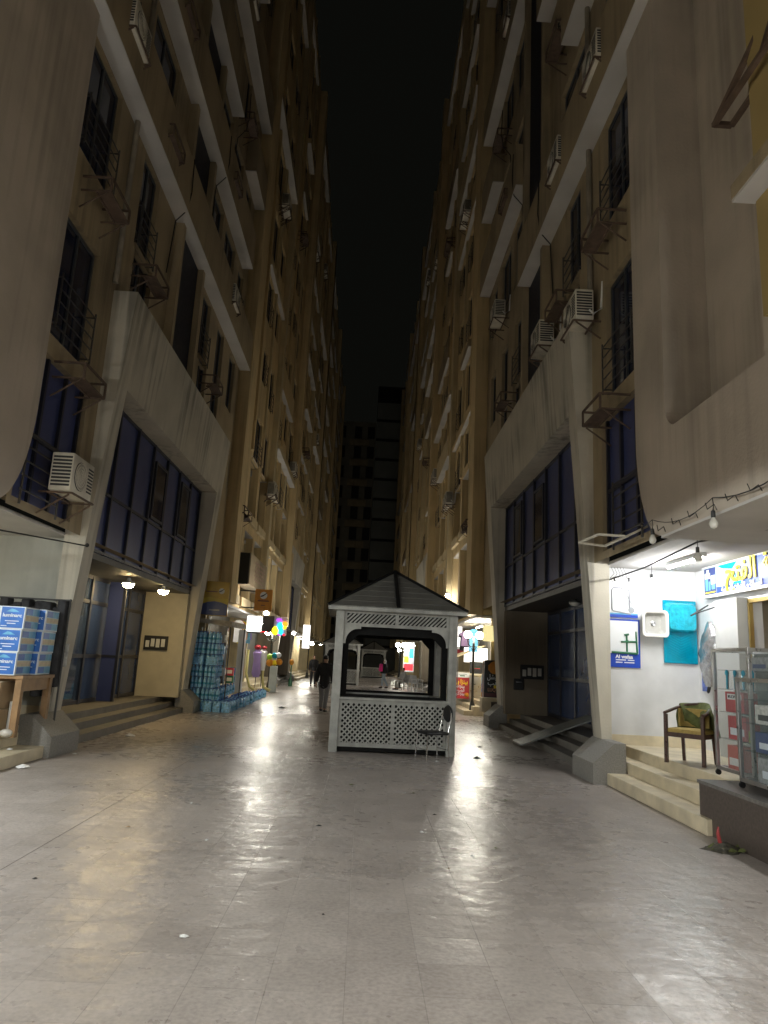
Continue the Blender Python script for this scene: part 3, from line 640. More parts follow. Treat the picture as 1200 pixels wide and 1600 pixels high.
q = mb(NAVY); q.box(sy(11.5), sy(11.12), -.063, -.055, .05, .475); q.use(LBLUE).box(sy(11.46), sy(11.38), -.067, -.06, .12, .34).box(sy(11.35), sy(11.30), -.067, -.06, .12, .26).box(sy(11.26), sy(11.15), -.066, -.06, .13, .20); q.use(PALE).box(sy(11.47), sy(11.30), -.069, -.06, .31, .40).box(sy(11.27), sy(11.14), -.069, -.06, .21, .35).box(sy(11.40), sy(11.34), -.07, -.06, .40, .455); q.use(GOLD).box(sy(11.47), sy(11.15), -.068, -.06, .075, .095)
q.build('photo_panel', p)
BORD = mat('grey letter edge', (.10, .11, .14), .5)
lettering('lettering', ar('الفتح'), BORD, p, .44, (sy(10.34)+.015, -.067, .315), bold=.010, depth=.004)
lettering('lettering', ar('الفتح'), GOLD, p, .44, (sy(10.34), -.080, .322), bold=.009, depth=.006)
lettering('lettering', ar('شركة'), GOLD, p, .30, (sy(9.42), -.080, .36), bold=.008, depth=.006)
lettering('lettering', ar('السباكة و الأدوات الصحية'), WHITE, p, .115, (sy(10.35), -.075, .095), bold=.003, depth=.004)

# ---------------------------------------------------------------- lamps of the place, with unseen ones added out of frame
def bulb(name, label, cat, loc, lit, drop=.25, group=None, r=.045):
    p = thing(name, label, cat, loc, 0, group)
    q = mb(E_BULB if lit else mat('unlit bulb glass', (.55, .53, .48), .15)); q.lathe([(.004, -.10), (r*.7, -.085), (r, -.05), (r*.85, -.02), (.018, .02), (.016, .03)], (0, 0, 0), 12); q.build('glass', p, smooth=True)
    q = mb(BLACK); q.lathe([(.02, .02), (.024, .03), (.022, .09), (.008, .10)], (0, 0, 0), 10); q.build('socket', p, smooth=True)
    q = mb(BLACK); q.tube([(0, 0, .09), (.012, .01, .09+drop*.5), (0, 0, .09+drop)], .005, 5); q.build('cord', p)
    return p
bulb('light_bulb', 'blazing white bulb hanging in front of the white shop wall', 'light bulb', (4.62, 11.4, 3.15), True, .17, r=.065)
bulb('light_bulb', 'unlit pale bulb hanging at the rounded corner of the right bay', 'light bulb', (3.52, 8.62, 3.33), False, .12)
bulb('light_bulb', 'unlit bulb at the bay edge closest to the yellow wall', 'light bulb', (3.53, 7.08, 3.24), False, .14)
bulb('light_bulb', 'unlit brown bulb in a black socket hanging below the lit ceiling', 'light bulb', (4.26, 9.0, 3.20), False, .1, r=.06)
q = mb(BLACK)
def sag(a, c, d, n=8): return [tuple(a[i]+(c[i]-a[i])*k/n-(d*4*(k/n)*(1-k/n) if i == 2 else 0) for i in range(3)) for k in range(n+1)]
q.tube(sag((3.56, 9.3, 3.62), (3.52, 8.62, 3.54), .05), .005, 5); q.tube(sag((3.52, 8.62, 3.54), (3.53, 7.08, 3.47), .12), .005, 5); q.tube(sag((3.53, 7.08, 3.47), (3.55, 5.2, 3.60), .15), .007, 5)
for k in range(7):
    a = 8.5-k*.42; q.tube([(3.53, a, 3.45), (3.50, a-.1, 3.36), (3.54, a-.17, 3.40), (3.52, a-.26, 3.32)], .005, 5)
tag(q.build('string_cable'), 'tangled black light cable strung along the right bay edge', 'cable')
q = mb(BLACK); q.tube([(4.05, 11.9, 3.16), (4.12, 10.4, 3.20), (4.26, 9.0, 3.36), (4.5, 7.5, 3.3)], .012, 6)
for k in range(5): q.tube([(4.1+.05*k, 11.8, 3.38), (4.13+.05*k, 11.75, 3.27), (4.08+.07*k, 11.8, 3.2), (4.16+.06*k, 11.85, 3.1)], .004, 5)
tag(q.build('ceiling_rail'), 'dark thin rod and loose wires hanging under the right shop ceiling', 'rod')
def tube_light(label, loc, ln, along='y', m=None, group=None, cat='tube light'):
    p = thing('ceiling_light', label, cat, loc, 0 if along == 'y' else pi/2, group)
    q = mb(WHITE); q.rbox(-.05, .05, -ln/2-.04, ln/2+.04, .015, .07, .008); q.build('fixture', p)
    q = mb(m or E_TUBE); q.lathe([(.018, -ln/2), (.018, ln/2)], (0, 0, 0), 8, 'y'); q.build('tube', p, smooth=True)
    return p
tube_light('slim yellowish tube light on the white ceiling of the right shop', (4.81, 10.6, 3.33), 1.15)
tube_light('tube light inside the right shop above the goods shelves', (6.9, 8.6, 3.3), 1.2, m=emis('shop tube', (1, .93, .75), 45))
for lab, loc in (('unseen tube light added on the right shop ceiling level with the viewer', (4.9, 3.2, 3.26)), ('unseen tube light added on the right shop ceiling behind the viewer', (4.9, -1.5, 3.26)), ('unseen tube light added on the right shop ceiling far behind the viewer', (4.9, -6, 3.26)),
                 ('unseen tube light on the left shop ceiling nearest the blue boxes', (-6.2, 7.4, 3.26)), ('unseen tube light added on the left shop ceiling level with the viewer', (-5.9, 2.6, 3.26)), ('unseen tube light added on the left shop ceiling behind the viewer', (-5.9, -2.0, 3.26)), ('unseen tube light added on the left shop ceiling far behind the viewer', (-5.9, -6.5, 3.26))):
    tube_light(lab, loc, 1.2, m=E_NEAR if loc[0] < 0 else emis('added right strip glow', (.97, .99, .95), 600))  # unseen ceiling tubes out of frame, added to brighten the foreground
for lab, loc in (('warm round lamp in the middle of the left entrance soffit', (-5.30, 15.95, 3.02)), ('warm round lamp next to the yellow wall of the left entrance', (-5.02, 17.75, 3.05))):
    p = thing('entrance_lamp', lab, 'lamp', loc, 0, 'dome lamps in the left entrance')
    q = mb(E_DOME); q.lathe([(.01, -.08), (.08, -.065), (.125, -.01), (.13, .02)], (0, 0, 0), 16); q.build('dome', p, smooth=True)
    q = mb(WHITE); q.lathe([(.14, .015), (.145, .03), (.13, .06), (.06, .075), (.03, .15)], (0, 0, 0), 16); q.build('holder', p, smooth=True)
    q = mb(BLACK); q.lathe([(.134, -.012), (.138, -.005), (.134, .002)], (0, 0, 0), 16); q.build('ring', p, smooth=True)
p = thing('entrance_lamp', 'unlit round lamp in the dark soffit of the right entrance', 'lamp', (4.6, 15.6, 3.08))
q = mb(mat('unlit lamp glass', (.45, .43, .38), .2)); q.lathe([(.01, -.06), (.08, -.05), (.12, 0), (.12, .03)], (0, 0, 0), 16); q.build('dome', p, smooth=True)
q = mb(IRON); q.lathe([(.13, .02), (.13, .05), (.05, .08), (.03, .12)], (0, 0, 0), 16); q.build('holder', p, smooth=True)
def street_lamp(label, loc, rz=0, glow=None):
    p = thing('street_lamp', label, 'street lamp', loc, rz, 'double-globe street lamps')
    q = mb(IRON); q.lathe([(.16, 0), (.16, .05), (.11, .09), (.085, .35), (.06, .42), (.042, .5), (.04, 2.35), (.055, 2.38), (.03, 2.44), (.03, 2.56), (.012, 2.62)], (0, 0, 0), 12); q.build('pole', p, smooth=True)
    for s in (-1, 1):
        q = mb(IRON); q.tube([(0, 0, 2.30), (s*.10, 0, 2.26), (s*.20, 0, 2.33), (s*.23, 0, 2.46), (s*.23, 0, 2.52)], .018, 8); q.tube([(0, 0, 2.12), (s*.07, 0, 2.20), (s*.12, 0, 2.27)], .012, 8); q.lathe([(.03, 2.50), (.075, 2.53), (.075, 2.55)], (s*.23, 0, 0), 12); q.build('arm', p, smooth=True)
        q = mb(glow or E_GLOBE); q.ball((s*.23, 0, 2.67), .13, 12); q.build('globe', p, smooth=True)
    return p
L0 = street_lamp('double-globe lamp post on the right beside the crepe board', (3.80, 24.9, 0), R(20))
copy_tree(L0, (-4.25, 33.5, 0), R(-15), 'double-globe lamp post on the left before the shop display')
copy_tree(L0, (2.35, 46.0, 0), R(35), 'double-globe lamp post seen through the kiosk window')
copy_tree(L0, (-4.3, 57.0, 0), R(5), 'farther double-globe lamp post on the left beyond the walking men')
copy_tree(L0, (3.5, 70.0, 0), R(70), 'farthest double-globe lamp post on the right')
L1 = street_lamp('unseen double-globe lamp post added on the right level with the viewer', (3.35, .6, 0), R(10), emis('added globe glow', (1, .99, .91), 170))  # unseen posts out of frame, added as stronger front light
copy_tree(L1, (-4.1, 2.6, 0), R(-20), 'unseen double-globe lamp post added on the left level with the viewer')
copy_tree(L1, (-3.9, -7.0, 0), R(40), 'unseen double-globe lamp post added far behind the viewer')
# lamps of the shops farther down, one strip per shop
SH = [(-1, 26.4, 'w', 5.0), (-1, 34.6, 'w', 4.9), (-1, 52.5, 'w', 5.0), (1, 27.5, 'y', 4.9), (1, 35.5, 'w', 4.9), (1, 52.5, 'w', 5), (-1, 62, 'w', 5), (1, 64, 'w', 5), (-1, 72, 'y', 5), (1, 76, 'w', 5), (-1, 84, 'w', 5)]
ORD = ['nearest', 'second', 'third', 'fourth', 'fifth', 'sixth', 'seventh']; cnt = {-1: 0, 1: 0}
for S, y, k, u in SH:
    tube_light('%s bright ceiling strip in the far shops on the %s side' % (ORD[cnt[S]], sign_fac(S)), (lx(S, u), y, 3.08), 1.3, 'x' if cnt[S] % 2 else 'y', E_SHOPW if k == 'w' else E_SHOPY, 'shop ceiling strips'); cnt[S] += 1
for lab, loc in (('small bright flood lamp over the left white sign', (-3.75, 27.2, 3.18)), ('bright lamp on the pier above the right food shops', (3.55, 31.0, 4.55)), ('bright lamp beside the grey shutter on the far left', (-4.0, 41.0, 2.9))):
    p = thing('flood_lamp', lab, 'lamp', loc); q = mb(emis('flood glow', (1, .96, .86), 260)); q.ball((0, 0, 0), .10, 12, .7); q.build('glass', p, smooth=True)
    q = mb(IRON); q.box(-.08, .08, .02, .10, .06, .16); q.tube([(0, .06, .1), (0, .3, .2)], .015); q.build('housing', p)

# ---------------------------------------------------------------- wooden kiosk (origin at the middle of its base, front towards -Y)
def make_kiosk(loc, rz, label):
    k = thing('kiosk', label, 'kiosk', loc, rz, 'wooden kiosks along the middle of the street'); h = 1.065; t = .155
    for sx in (-1, 1):
        for s_ in (-1, 1):
            q = mb(KWOOD); q.rbox(sx*h-t/2, sx*h+t/2, s_*h-t/2, s_*h+t/2, 0, 2.56, .008); q.build('post', k)
    def side(i, inner_dark):
        a = i*pi/2; c, s_ = math.cos(a), math.sin(a)
        T = lambda x, y, z: (x*c-y*s_, x*s_+y*c, z)
        def bx(m, x0, x1, y0, y1, z0, z1):
            m.add([T(x, y, z) for z in (z0, z1) for y in (y0, y1) for x in (x0, x1)], [(0, 2, 3, 1), (4, 5, 7, 6), (0, 1, 5, 4), (2, 6, 7, 3), (0, 4, 6, 2), (1, 3, 7, 5)])
        w = h-t/2; f = -h
        m = mb(KWOOD)                                          # lower panel frame
        for z0, z1 in ((.10, .17), (.86, .93)): bx(m, -w, w, f-.03, f+.03, z0, z1)
        for x0, x1 in ((-w, -w+.05), (-.03, .03), (w-.05, w)): bx(m, x0, x1, f-.028, f+.028, .17, .86)
        m.build('panel_frame', k)
        m = mb(KWOOD)
        def slats(x0, x1, z0, z1, step, sgn, y, wd):
            H = z1-z0; n = int((x1-x0+H)/step)+1
            for j_ in range(n):
                xa = x0-H+j_*step; xb = xa+H; za, zb = z0, z1
                if xa < x0: za = z0+(x0-xa); xa = x0
                if xb > x1: zb = z1-(xb-x1); xb = x1
                if xb-xa < .02: continue
                pa, pb = (xa, za), (xb, zb)
                if sgn < 0: pa, pb = (x0+x1-xa, za), (x0+x1-xb, zb)
                dx, dz = pb[0]-pa[0], pb[1]-pa[1]; ln = math.hypot(dx, dz); nx, nz = -dz/ln*wd/2, dx/ln*wd/2
                vs = [T(px+e*nx, yy, pz+e*nz) for yy in (y, y+.012) for (px, pz), e in ((pa, -1), (pb, -1), (pb, 1), (pa, 1))]
                m.add(vs, [(0, 1, 2, 3), (7, 6, 5, 4), (0, 4, 5, 1), (1, 5, 6, 2), (2, 6, 7, 3), (3, 7, 4, 0)])
        for x0, x1 in ((-w+.05, -.03), (.03, w-.05)):
            slats(x0, x1, .17, .86, .096, 1, f-.020, .028); slats(x0, x1, .17, .86, .096, -1, f-.004, .024)
        m.build('lattice_panel', k)
        m = mb(KWOOD); 
        for x0, x1 in ((-w+.05, -.03), (.03, w-.05)): slats(x0, x1, 2.31, 2.49, .078, 1, f-.010, .030)
        for z0, z1 in ((2.25, 2.31), (2.49, 2.55)): bx(m, -w, w, f-.03, f+.03, z0, z1)
        for x0, x1 in ((-w, -w+.05), (-.03, .03), (w-.05, w)): bx(m, x0, x1, f-.028, f+.028, 2.31, 2.49)
        m.build('lattice_frieze', k)
        for sx in (-1, 1):                                     # curved corner brackets
            m = mb(KWOOD); R_ = .27; pts = [(0, 0), (.10, 0)]
            pts = [(0, 0), (R_+.05, 0), (R_+.05, -.045)]+[(R_-(R_-.045)*math.sin(pi/2*i_/8)*1.0, -.045-(R_-.03)*(1-math.cos(pi/2*i_/8))) for i_ in range(9)]+[(.045, -R_-.05), (0, -R_-.05)]
            m.prism(pts, lambda p_, q_, y_: T(sx*(w-p_), y_, 2.25+q_), f-.022, f+.022); m.build('corner_bracket', k)
        m = mb(KDARK); bx(m, -w, w, f+.035, f+.055, .10, .93); m.build('panel_shade_sheet', k); m = mb(KDARK); bx(m, -w, w, f+.035, f+.055, 2.26, 2.55); m.build('frieze_shade_sheet', k)  # near-black sheets behind the slats; the interior's shade is put into colour
        m = mb(KWOOD); bx(m, -w-.02, w+.02, f-.10, f+.16, .93, .965); m.build('counter_shelf', k)
        if i != 1:
            m = mb(KDARK)                                      # dark inner window frame set behind the posts
            bx(m, -w+.0, -w+.11, f+.10, f+.16, .97, 2.25); bx(m, w-.11, w, f+.10, f+.16, .97, 2.25); bx(m, -w+.11, w-.11, f+.10, f+.16, 2.10, 2.25); bx(m, -w+.11, w-.11, f+.10, f+.16, .97, 1.02)
            for sx in (-1, 1):
                m.add([T(sx*(w-.11), yy, zz) for yy in (f+.102, f+.158) for zz in (2.10, 1.93)]+[T(sx*(w-.28), yy, 2.10) for yy in (f+.102, f+.158)], [(0, 1, 4), (2, 5, 3), (1, 3, 5, 4)])
            m.build('inner_frame', k)
    for i in range(4): side(i, True)
    e = h+.23; z0, z1 = 2.60, 3.42
    q = mb(KROOF)
    for i in range(4):
        a = i*pi/2; c, s_ = math.cos(a), math.sin(a); T = lambda x, y, z: (x*c-y*s_, x*s_+y*c, z)
        n = 7                                                   # overlapping boards
        for j_ in range(n):
            f0, f1 = j_/n, (j_+1)/n; r0, r1 = e*(1-f0), max(.02, e*(1-f1)); za, zb = z0+(z1-z0)*f0, z0+(z1-z0)*f1
            q.add([T(-r0, -r0, za+.009), T(r0, -r0, za+.009), T(r1, -r1, zb+.002), T(-r1, -r1, zb+.002), T(-r0, -r0, za-.004), T(r0, -r0, za-.004)], [(0, 1, 2, 3), (4, 5, 1, 0)])
    q.build('roof', k)
    for i in range(4):
        a = i*pi/2; c, s_ = math.cos(a), math.sin(a); T = lambda x, y, z: (x*c-y*s_, x*s_+y*c, z)
        q = mb(KDARK); q.bar(T(-e, -e, z0+.02), T(0, 0, z1+.03), .06, .04); q.build('hip_strip', k)
        q = mb(KWOOD); q.add([T(-e, -e, z0-.07), T(e, -e, z0-.07), T(e, -e, z0+.012), T(-e, -e, z0+.012), T(-e+.025, -e+.025, z0-.07), T(e-.025, -e+.025, z0-.07), T(e-.025, -e+.025, z0+.012), T(-e+.025, -e+.025, z0+.012)], [(0, 1, 2, 3), (7, 6, 5, 4), (0, 4, 5, 1), (3, 2, 6, 7)]); q.build('eave_board', k)
    q = mb(KDARK); q.bar((0, -e-.005, z0+.03), (0, -.02, z1+.04), .07, .03); q.build('centre_strip', k)
    q = mb(KWOOD); q.box(-e+.02, e-.02, -e+.02, e-.02, z0-.045, z0-.02); q.build('roof_underside', k)
    q = mb(KDARK); q.box(-h, h, -h, h, .03, .09); q.build('floor', k)
    return k
K = make_kiosk((.565, 14.52, 0), R(2.0), 'nearest white lattice kiosk with pyramid roof in the middle of the street')
copy_tree(K, (-1.35, 48.2, 0), R(0), 'second kiosk partly visible through the left of the near kiosk window')
copy_tree(K, (1.0, 69.5, 0), R(0), 'farthest small kiosk seen through the near kiosk window')

# chair at the kiosk
def kiosk_chair(loc, rz):
    c = thing('chair', 'worn chrome chair with dark seat and round back pad by the kiosk corner', 'chair', loc, rz)
    for x, y in ((-.2, -.2), (.2, -.2), (-.2, .19), (.2, .19)):
        q = mb(CHROME); q.tube([(x*1.08, y*1.12, 0), (x, y, .44)], .012, 8); q.build('leg', c, smooth=True)
    q = mb(BLACK); q.rbox(-.22, .22, -.22, .21, .43, .475, .018); q.build('seat', c, smooth=True)
    for x in (-.16, .16):
        q = mb(CHROME); q.tube([(x, .2, .42), (x*1.05, .26, .66), (x*.9, .28, .80)], .012, 8); q.build('back_support', c, smooth=True)
    q = mb(BLACK); q.lathe([(.01, -.03), (.13, -.028), (.15, 0), (.13, .028), (.01, .03)], (0, .29, .78), 18, 'y'); q.build('back_pad', c, smooth=True)
    q = mb(CHROME); q.tube([(-.205, -.21, .18), (.205, -.21, .18)], .008, 6); q.tube([(-.205, .2, .18), (.205, .2, .18)], .008, 6); q.build('stretcher', c, smooth=True)
    return c
kiosk_chair((1.30, 12.98, 0), R(-68))

# armchair on the terrace
def armchair(loc, rz):
    c = thing('armchair', 'dark wood armchair with mustard seat on the cream marble terrace', 'chair', loc, rz)
    for x, y in ((-.25, -.22), (.25, -.22)):
        q = mb(DWOOD); q.bar((x, y-.01, 0), (x, y, .63), .042, .045); q.build('leg', c)
    for x in (-.22, .22):
        q = mb(DWOOD); q.bar((x, .25, 0), (x*.95, .19, .44), .04, .042); q.build('leg', c)
    q = mb(DWOOD); q.box(-.25, .25, -.235, -.195, .34, .40).box(-.25, -.215, -.2, .2, .34, .40).box(.215, .25, -.2, .2, .34, .40).box(-.22, .22, .17, .21, .34, .40); q.build('seat_frame', c)
    q = mb(PADY); q.rbox(-.235, .235, -.235, .18, .38, .455, .03); q.build('seat_cushion', c, smooth=True)
    q = mb(DWOOD); pts = []
    for i in range(17):
        a = pi*i/16; pts.append((-.265*math.cos(a), -.20+.46*math.sin(a)**.8, .65+.12*math.sin(a)))
    q.tube([(-.255, -.24, .645)]+pts+[(.255, -.24, .645)], .022, 8); q.build('back_rail', c, smooth=True)
    q = mb(PADY); rings = []
    for i in range(7):
        z = .47+i*.04; rings.append([(.20*math.cos(a)*1.05, .05+.18*math.sin(a)+(.03 if k < 9 else 0), z) for k, a in enumerate([pi*j/8 for j in range(9)])]+[(.17*math.cos(a), .05+.13*math.sin(a), z) for a in [pi*(8-j)/8 for j in range(9)]])
    loft(q, rings); q.build('back_cushion', c, smooth=True)
    return c
AC = (4.50, 9.90, .50); armchair(AC, R(-48))
q = mb(OLIVE); nx, ny = 22, 16; vs = []
for i in range(nx+1):
    for jj in range(ny+1):
        u = i/nx; v = jj/ny; a = pi*(.22+.72*u); r0 = .262; top = .80
        x = -r0*math.cos(a)*1.04; y = -.20+.46*math.sin(a)**.8
        d = (v-.42)*.75                                          # hangs in front (negative) and behind the rail
        z = .665+.12*math.sin(a)+.03-abs(d)*(.72+.35*math.sin(u*pi))+.012*math.sin(9*u+5*v); off = d*.30 if d < 0 else d*.16
        cx, cy = x, y; nrm = Vector((x, y+.05, 0)).normalized()
        p = Vector((x, y, z))+nrm*(off+.035*(1 if d > 0 else -1)*min(1, abs(d)*8))+Vector((.012*math.sin(17*u+7*v), .012*math.cos(13*v+8*u), 0))
        vs.append(p)
q.add(vs, [(i*(ny+1)+k, (i+1)*(ny+1)+k, (i+1)*(ny+1)+k+1, i*(ny+1)+k+1) for i in range(nx) for k in range(ny)])
o = q.build('draped_cloth', smooth=True); sm = o.modifiers.new('thickness', 'SOLIDIFY'); sm.thickness = .008; o.location = AC; o.rotation_euler = (0, 0, R(-48)); tag(o, 'olive green jacket cloth thrown over the armchair back', 'cloth')

# glass display cases on the granite plinth
def display_case(label, loc, lx_, ly_, h, shelves):
    c = thing('display_case', label, 'display case', loc, 0, 'glass display cases on the granite front')
    def post(x, y): q = mb(STEEL); q.rbox(x-.02, x+.02, y-.02, y+.02, .07, h, .005); q.build('post', c)
    for x in (0, lx_):
        for y in (0, ly_): post(x, y)
    for z in (.09, h-.025):
        q = mb(STEEL); w_ = .02
        q.box(.02, lx_-.02, -w_, w_, z-.02, z+.02).box(.02, lx_-.02, ly_-w_, ly_+w_, z-.02, z+.02).box(-w_, w_, .02, ly_-.02, z-.02, z+.02).box(lx_-w_, lx_+w_, .02, ly_-.02, z-.02, z+.02); q.build('rail', c)
    for nm, a in (('glass_pane', (-.003, .003, .02, ly_-.02)), ('glass_pane', (.02, lx_-.02, ly_-.003, ly_+.003)), ('glass_pane', (.02, lx_-.02, -.003, .003))):
        q = mb(GLASS); q.box(a[0], a[1], a[2], a[3], .11, h-.045); q.build(nm, c)
    q = mb(mat('case back grey', (.20, .21, .21), .5, var=.2, vscale=12)); q.box(lx_-.012, lx_-.004, .02, ly_-.02, .11, h-.045); q.build('back_panel', c)
    q = mb(WHITE); q.box(.01, lx_-.01, .01, ly_-.01, .075, .085); q.build('bottom_panel', c)
    for z in shelves: q = mb(mat('glass shelf', (.2, .25, .25), .08, var=0, alpha=.3)); q.box(.03, lx_-.03, .025, ly_-.025, z, z+.008); q.build('shelf', c)
    for x in (0, lx_):
        for y in (0, ly_):
            q = mb(BLACK); q.lathe([(.004, -.012), (.032, -.012), (.032, .012), (.004, .012)], (x, y, .034), 12, 'y'); q.box(x-.014, x+.014, y-.014, y+.014, .05, .075); q.build('castor', c, smooth=True)
    return c
display_case('taller wheeled glass display case standing nearest the armchair', (4.24, 7.86, .535), .50, .80, 1.46, (.42, .72, .98, 1.2))
display_case('lower wheeled glass display case in front at the right edge', (4.02, 6.55, .535), .52, 1.16, 1.13, (.38, .66, .9))
def goods(label, x, y, z, sx, sy_, sz, m, m2, txt_=None, name='product_box'):
    b_ = thing(name, label, 'box', (x, y, z)); q = mb(m); q.rbox(0, sx, 0, sy_, 0, sz, .004); q.build('carton', b_)
    q = mb(m2); q.box(-.002, .001, sy_*.12, sy_*.88, sz*.62 if txt_ else sz*.2, sz*.9 if txt_ else sz*.5); q.box(sx*.1, sx*.9, sy_-.001, sy_+.002, sz*.2, sz*.5); q.build('print', b_)
    if txt_: lettering('lettering', txt_, BLACK, b_, sz*.2, (-.004, sy_/2, sz*.76), -pi/2, width=sy_*.62)
    return b_
BOXW = mat('grey goods', (.30, .31, .32), .5, var=.3, vscale=20)
goods('red box with a white name strip in the taller display case', 4.29, 8.10, .535+.73, .16, .42, .23, RED, WHITE, 'KOVA')
goods('plain red box under the one with the white name strip', 4.29, 8.08, .535+.43, .16, .40, .26, RED, PALE)
goods('faded red box at the bottom of the taller display case', 4.29, 8.20, .535+.09, .18, .32, .27, mat('faded red', (.5, .12, .09), .5), WHITE)
goods('yellow-green package low in the taller display case', 4.30, 7.90, .535+.43, .14, .16, .12, mat('lime print', (.35, .38, .06), .5), GREEN)
goods('grey box in the top of the taller display case', 4.50, 7.95, .535+1.21, .18, .35, .15, BOXW, NAVY)
for i in range(11):
    q = mb(STEEL if i % 3 else TURQ); q.tube([(0, 0, 0), (.01*(i % 3), .015*(i % 4-1.5), .2)], .012, 8); q.lathe([(.018, .16), (.022, .19), (.01, .22)], (0, 0, 0), 8)
    o = q.build('tap_fitting', smooth=True); o.location = (4.30+.04*(i % 3), 7.92+i*.062, .535+.99); tag(o, 'slim metal tap fitting standing in a row in the taller display case', 'tap fitting', 'tap fittings in the display case')
goods('deep red box at the top of the lower display case', 4.10, 6.75, .535+.91, .2, .42, .15, RED, MAROON)
goods('blue lettered box on the middle shelf of the lower display case', 4.08, 6.9, .535+.39, .2, .62, .2, NAVY, PALE)
goods('white dotted box above the blue one in the lower display case', 4.08, 7.0, .535+.67, .18, .5, .19, mat('pale goods', (.55, .55, .52), .5, var=.3, vscale=30), BLACK)
goods('grey box at the bottom of the lower display case', 4.08, 6.8, .535+.1, .22, .7, .24, BOXW, PALE)
goods('white paper box right of the dotted one in the lower display case', 4.08, 6.62, .535+.67, .2, .3, .2, WHITE, LBLUE)

# ---------------------------------------------------------------- left shop: table with blue boxes, cartons
t = thing('table', 'plain wooden table carrying the blue boxes at the left edge', 'table', (-5.44, 10.9, .345))
q = mb(WOODB); q.rbox(-.75, .68, -.50, .55, .79, .84, .006); q.build('tabletop', t)
for x in (-.7, .62):
    for y in (-.44, .48):
        q = mb(WOODB); q.box(x-.045, x+.045, y-.045, y+.045, 0, .79); q.build('leg', t)
q = mb(WOODB); q.box(-.65, .57, .46, .50, .62, .79); q.box(.60, .64, -.4, .44, .62, .79); q.build('apron', t)
def blue_box(label, x, y, z, front=True):
    b_ = thing('product_box', label, 'box', (x, y, z), R(3), 'blue boxes stacked on the wooden table')
    q = mb(PALE); q.rbox(-.17, .17, -.26, .26, 0, .318, .006); q.build('carton', b_)
    q = mb(BLUEB); q.box(-.155, .155, -.2635, -.259, .015, .305); q.build('front_print', b_)
    q = mb(LBLUE); q.box(.169, .1735, -.22, .24, .02, .118).box(.169, .1735, -.22, .24, .205, .30); q.use(BLUEB).box(.169, .1740, -.22, .0, .025, .11).box(.169, .1740, -.22, .0, .21, .295); q.use(BEIGE).box(.169, .1735, -.22, .24, .122, .20); q.build('side_print', b_)
    q = mb(PALE); q.box(-.09, .10, -.2665, -.262, .105, .116).box(-.06, .06, -.2665, -.262, .07, .082).box(-.14, -.06, -.2665, -.262, .035, .045); q.use(LBLUE).add([(-.09, -.2655, .24), (.09, -.2655, .24), (.03, -.2655, .275), (-.02, -.2655, .285)], [(0, 1, 2, 3)]); q.build('print_lines', b_)
    lettering('lettering', 'luminarc', PALE, b_, .07, (0, -.266, .19), bold=.0015, width=.26)
    return b_
for i, wd in enumerate(('bottom', 'middle', 'top')):
    blue_box('bright blue printed box, %s one of the front stack on the table' % wd, -5.06+.012*i, 10.62, 1.185+.321*i)
    blue_box('dark blue box, %s one of the stack behind on the table' % wd, -5.0+.012*i, 11.17, 1.185+.321*i)
    blue_box('blue box at the picture edge, %s one of its stack' % wd, -5.40+.012*i, 10.60, 1.185+.321*i)
for i, (x, y, z, h_) in enumerate(((-5.20, 10.50, .345, .37), (-5.22, 10.52, .718, .37), (-5.64, 10.55, .345, .40))):
    c = thing('cardboard_box', ('brown carton on the terrace floor under the table', 'brown carton stacked on another under the table', 'brown carton furthest left under the table')[i], 'box', (x, y, z), R(4*i-3))
    q = mb(CARD); q.rbox(-.21, .21, -.22, .22, 0, h_, .006); q.build('carton', c)
    q = mb(mat('carton print', (.16, .09, .05), .8)); q.box(-.12, .12, -.2225, -.219, h_*.4, h_*.47).box(-.12, .04, -.2225, -.219, h_*.28, h_*.33); q.build('print', c)
    q = mb(BEIGE); q.box(-.2015, .2015, -.2225, .2225, h_*.985, h_*1.004); q.build('tape', c)
q = mb(WHITE); q.lathe([(.06, 0), (.065, .02), (.06, .45), (.055, .47)], (0, 0, 0), 14); o = q.build('paper_roll', smooth=True); o.location = (-4.93, 10.62, .345); tag(o, 'white roll standing by the right table leg', 'roll')
q = mb(mat('clear bag', (.5, .47, .42), .3, var=.2, bump=.6, bscale=25)); q.ball((0, 0, .1), .13, 12, .75); o = q.build('plastic_bag', smooth=True); o.location = (-4.88, 10.40, .345); o.scale = (.7, .6, .6); tag(o, 'small pale plastic bag on the floor below the white roll', 'bag')
q = mb(CLOTH3)
for i in range(9):
    x = -5.75+i*.115; q.rbox(x-.07, x+.07, 11.5+.06*math.sin(i*2), 11.72, .9+.1*math.sin(i*1.7), 2.28+.06*math.cos(i*2.3), .03)
p = thing('garment_rack', 'dark garments hanging behind the blue boxes', 'garment rack', (-5.3, 11.6, .345)); o = q.build('garments', p, world=True, smooth=True)
q = mb(SILV); q.tube([(-6.0, 11.6, 2.34), (-4.72, 11.6, 2.34)], .015); q.tube([(-4.74, 11.6, .345), (-4.74, 11.6, 2.36)], .015); q.tube([(-6.0, 11.6, .345), (-6.0, 11.6, 2.36)], .015); q.build('rail', p, world=True, smooth=True)
q = mb(mat('notice paper', (.45, .44, .41), .8, var=.3, vscale=20)); 
for y0_, z0_, w_, h_ in ((11.688, 1.35, .18, .5),): q.box(-4.96, -4.70, 11.682, 11.692, 1.30, 1.66); q.box(-4.92, -4.74, 11.680, 11.69, 1.70, 1.86)
tag(q.build('paper_notice'), 'torn paper notices stuck on the left entrance column', 'notice')
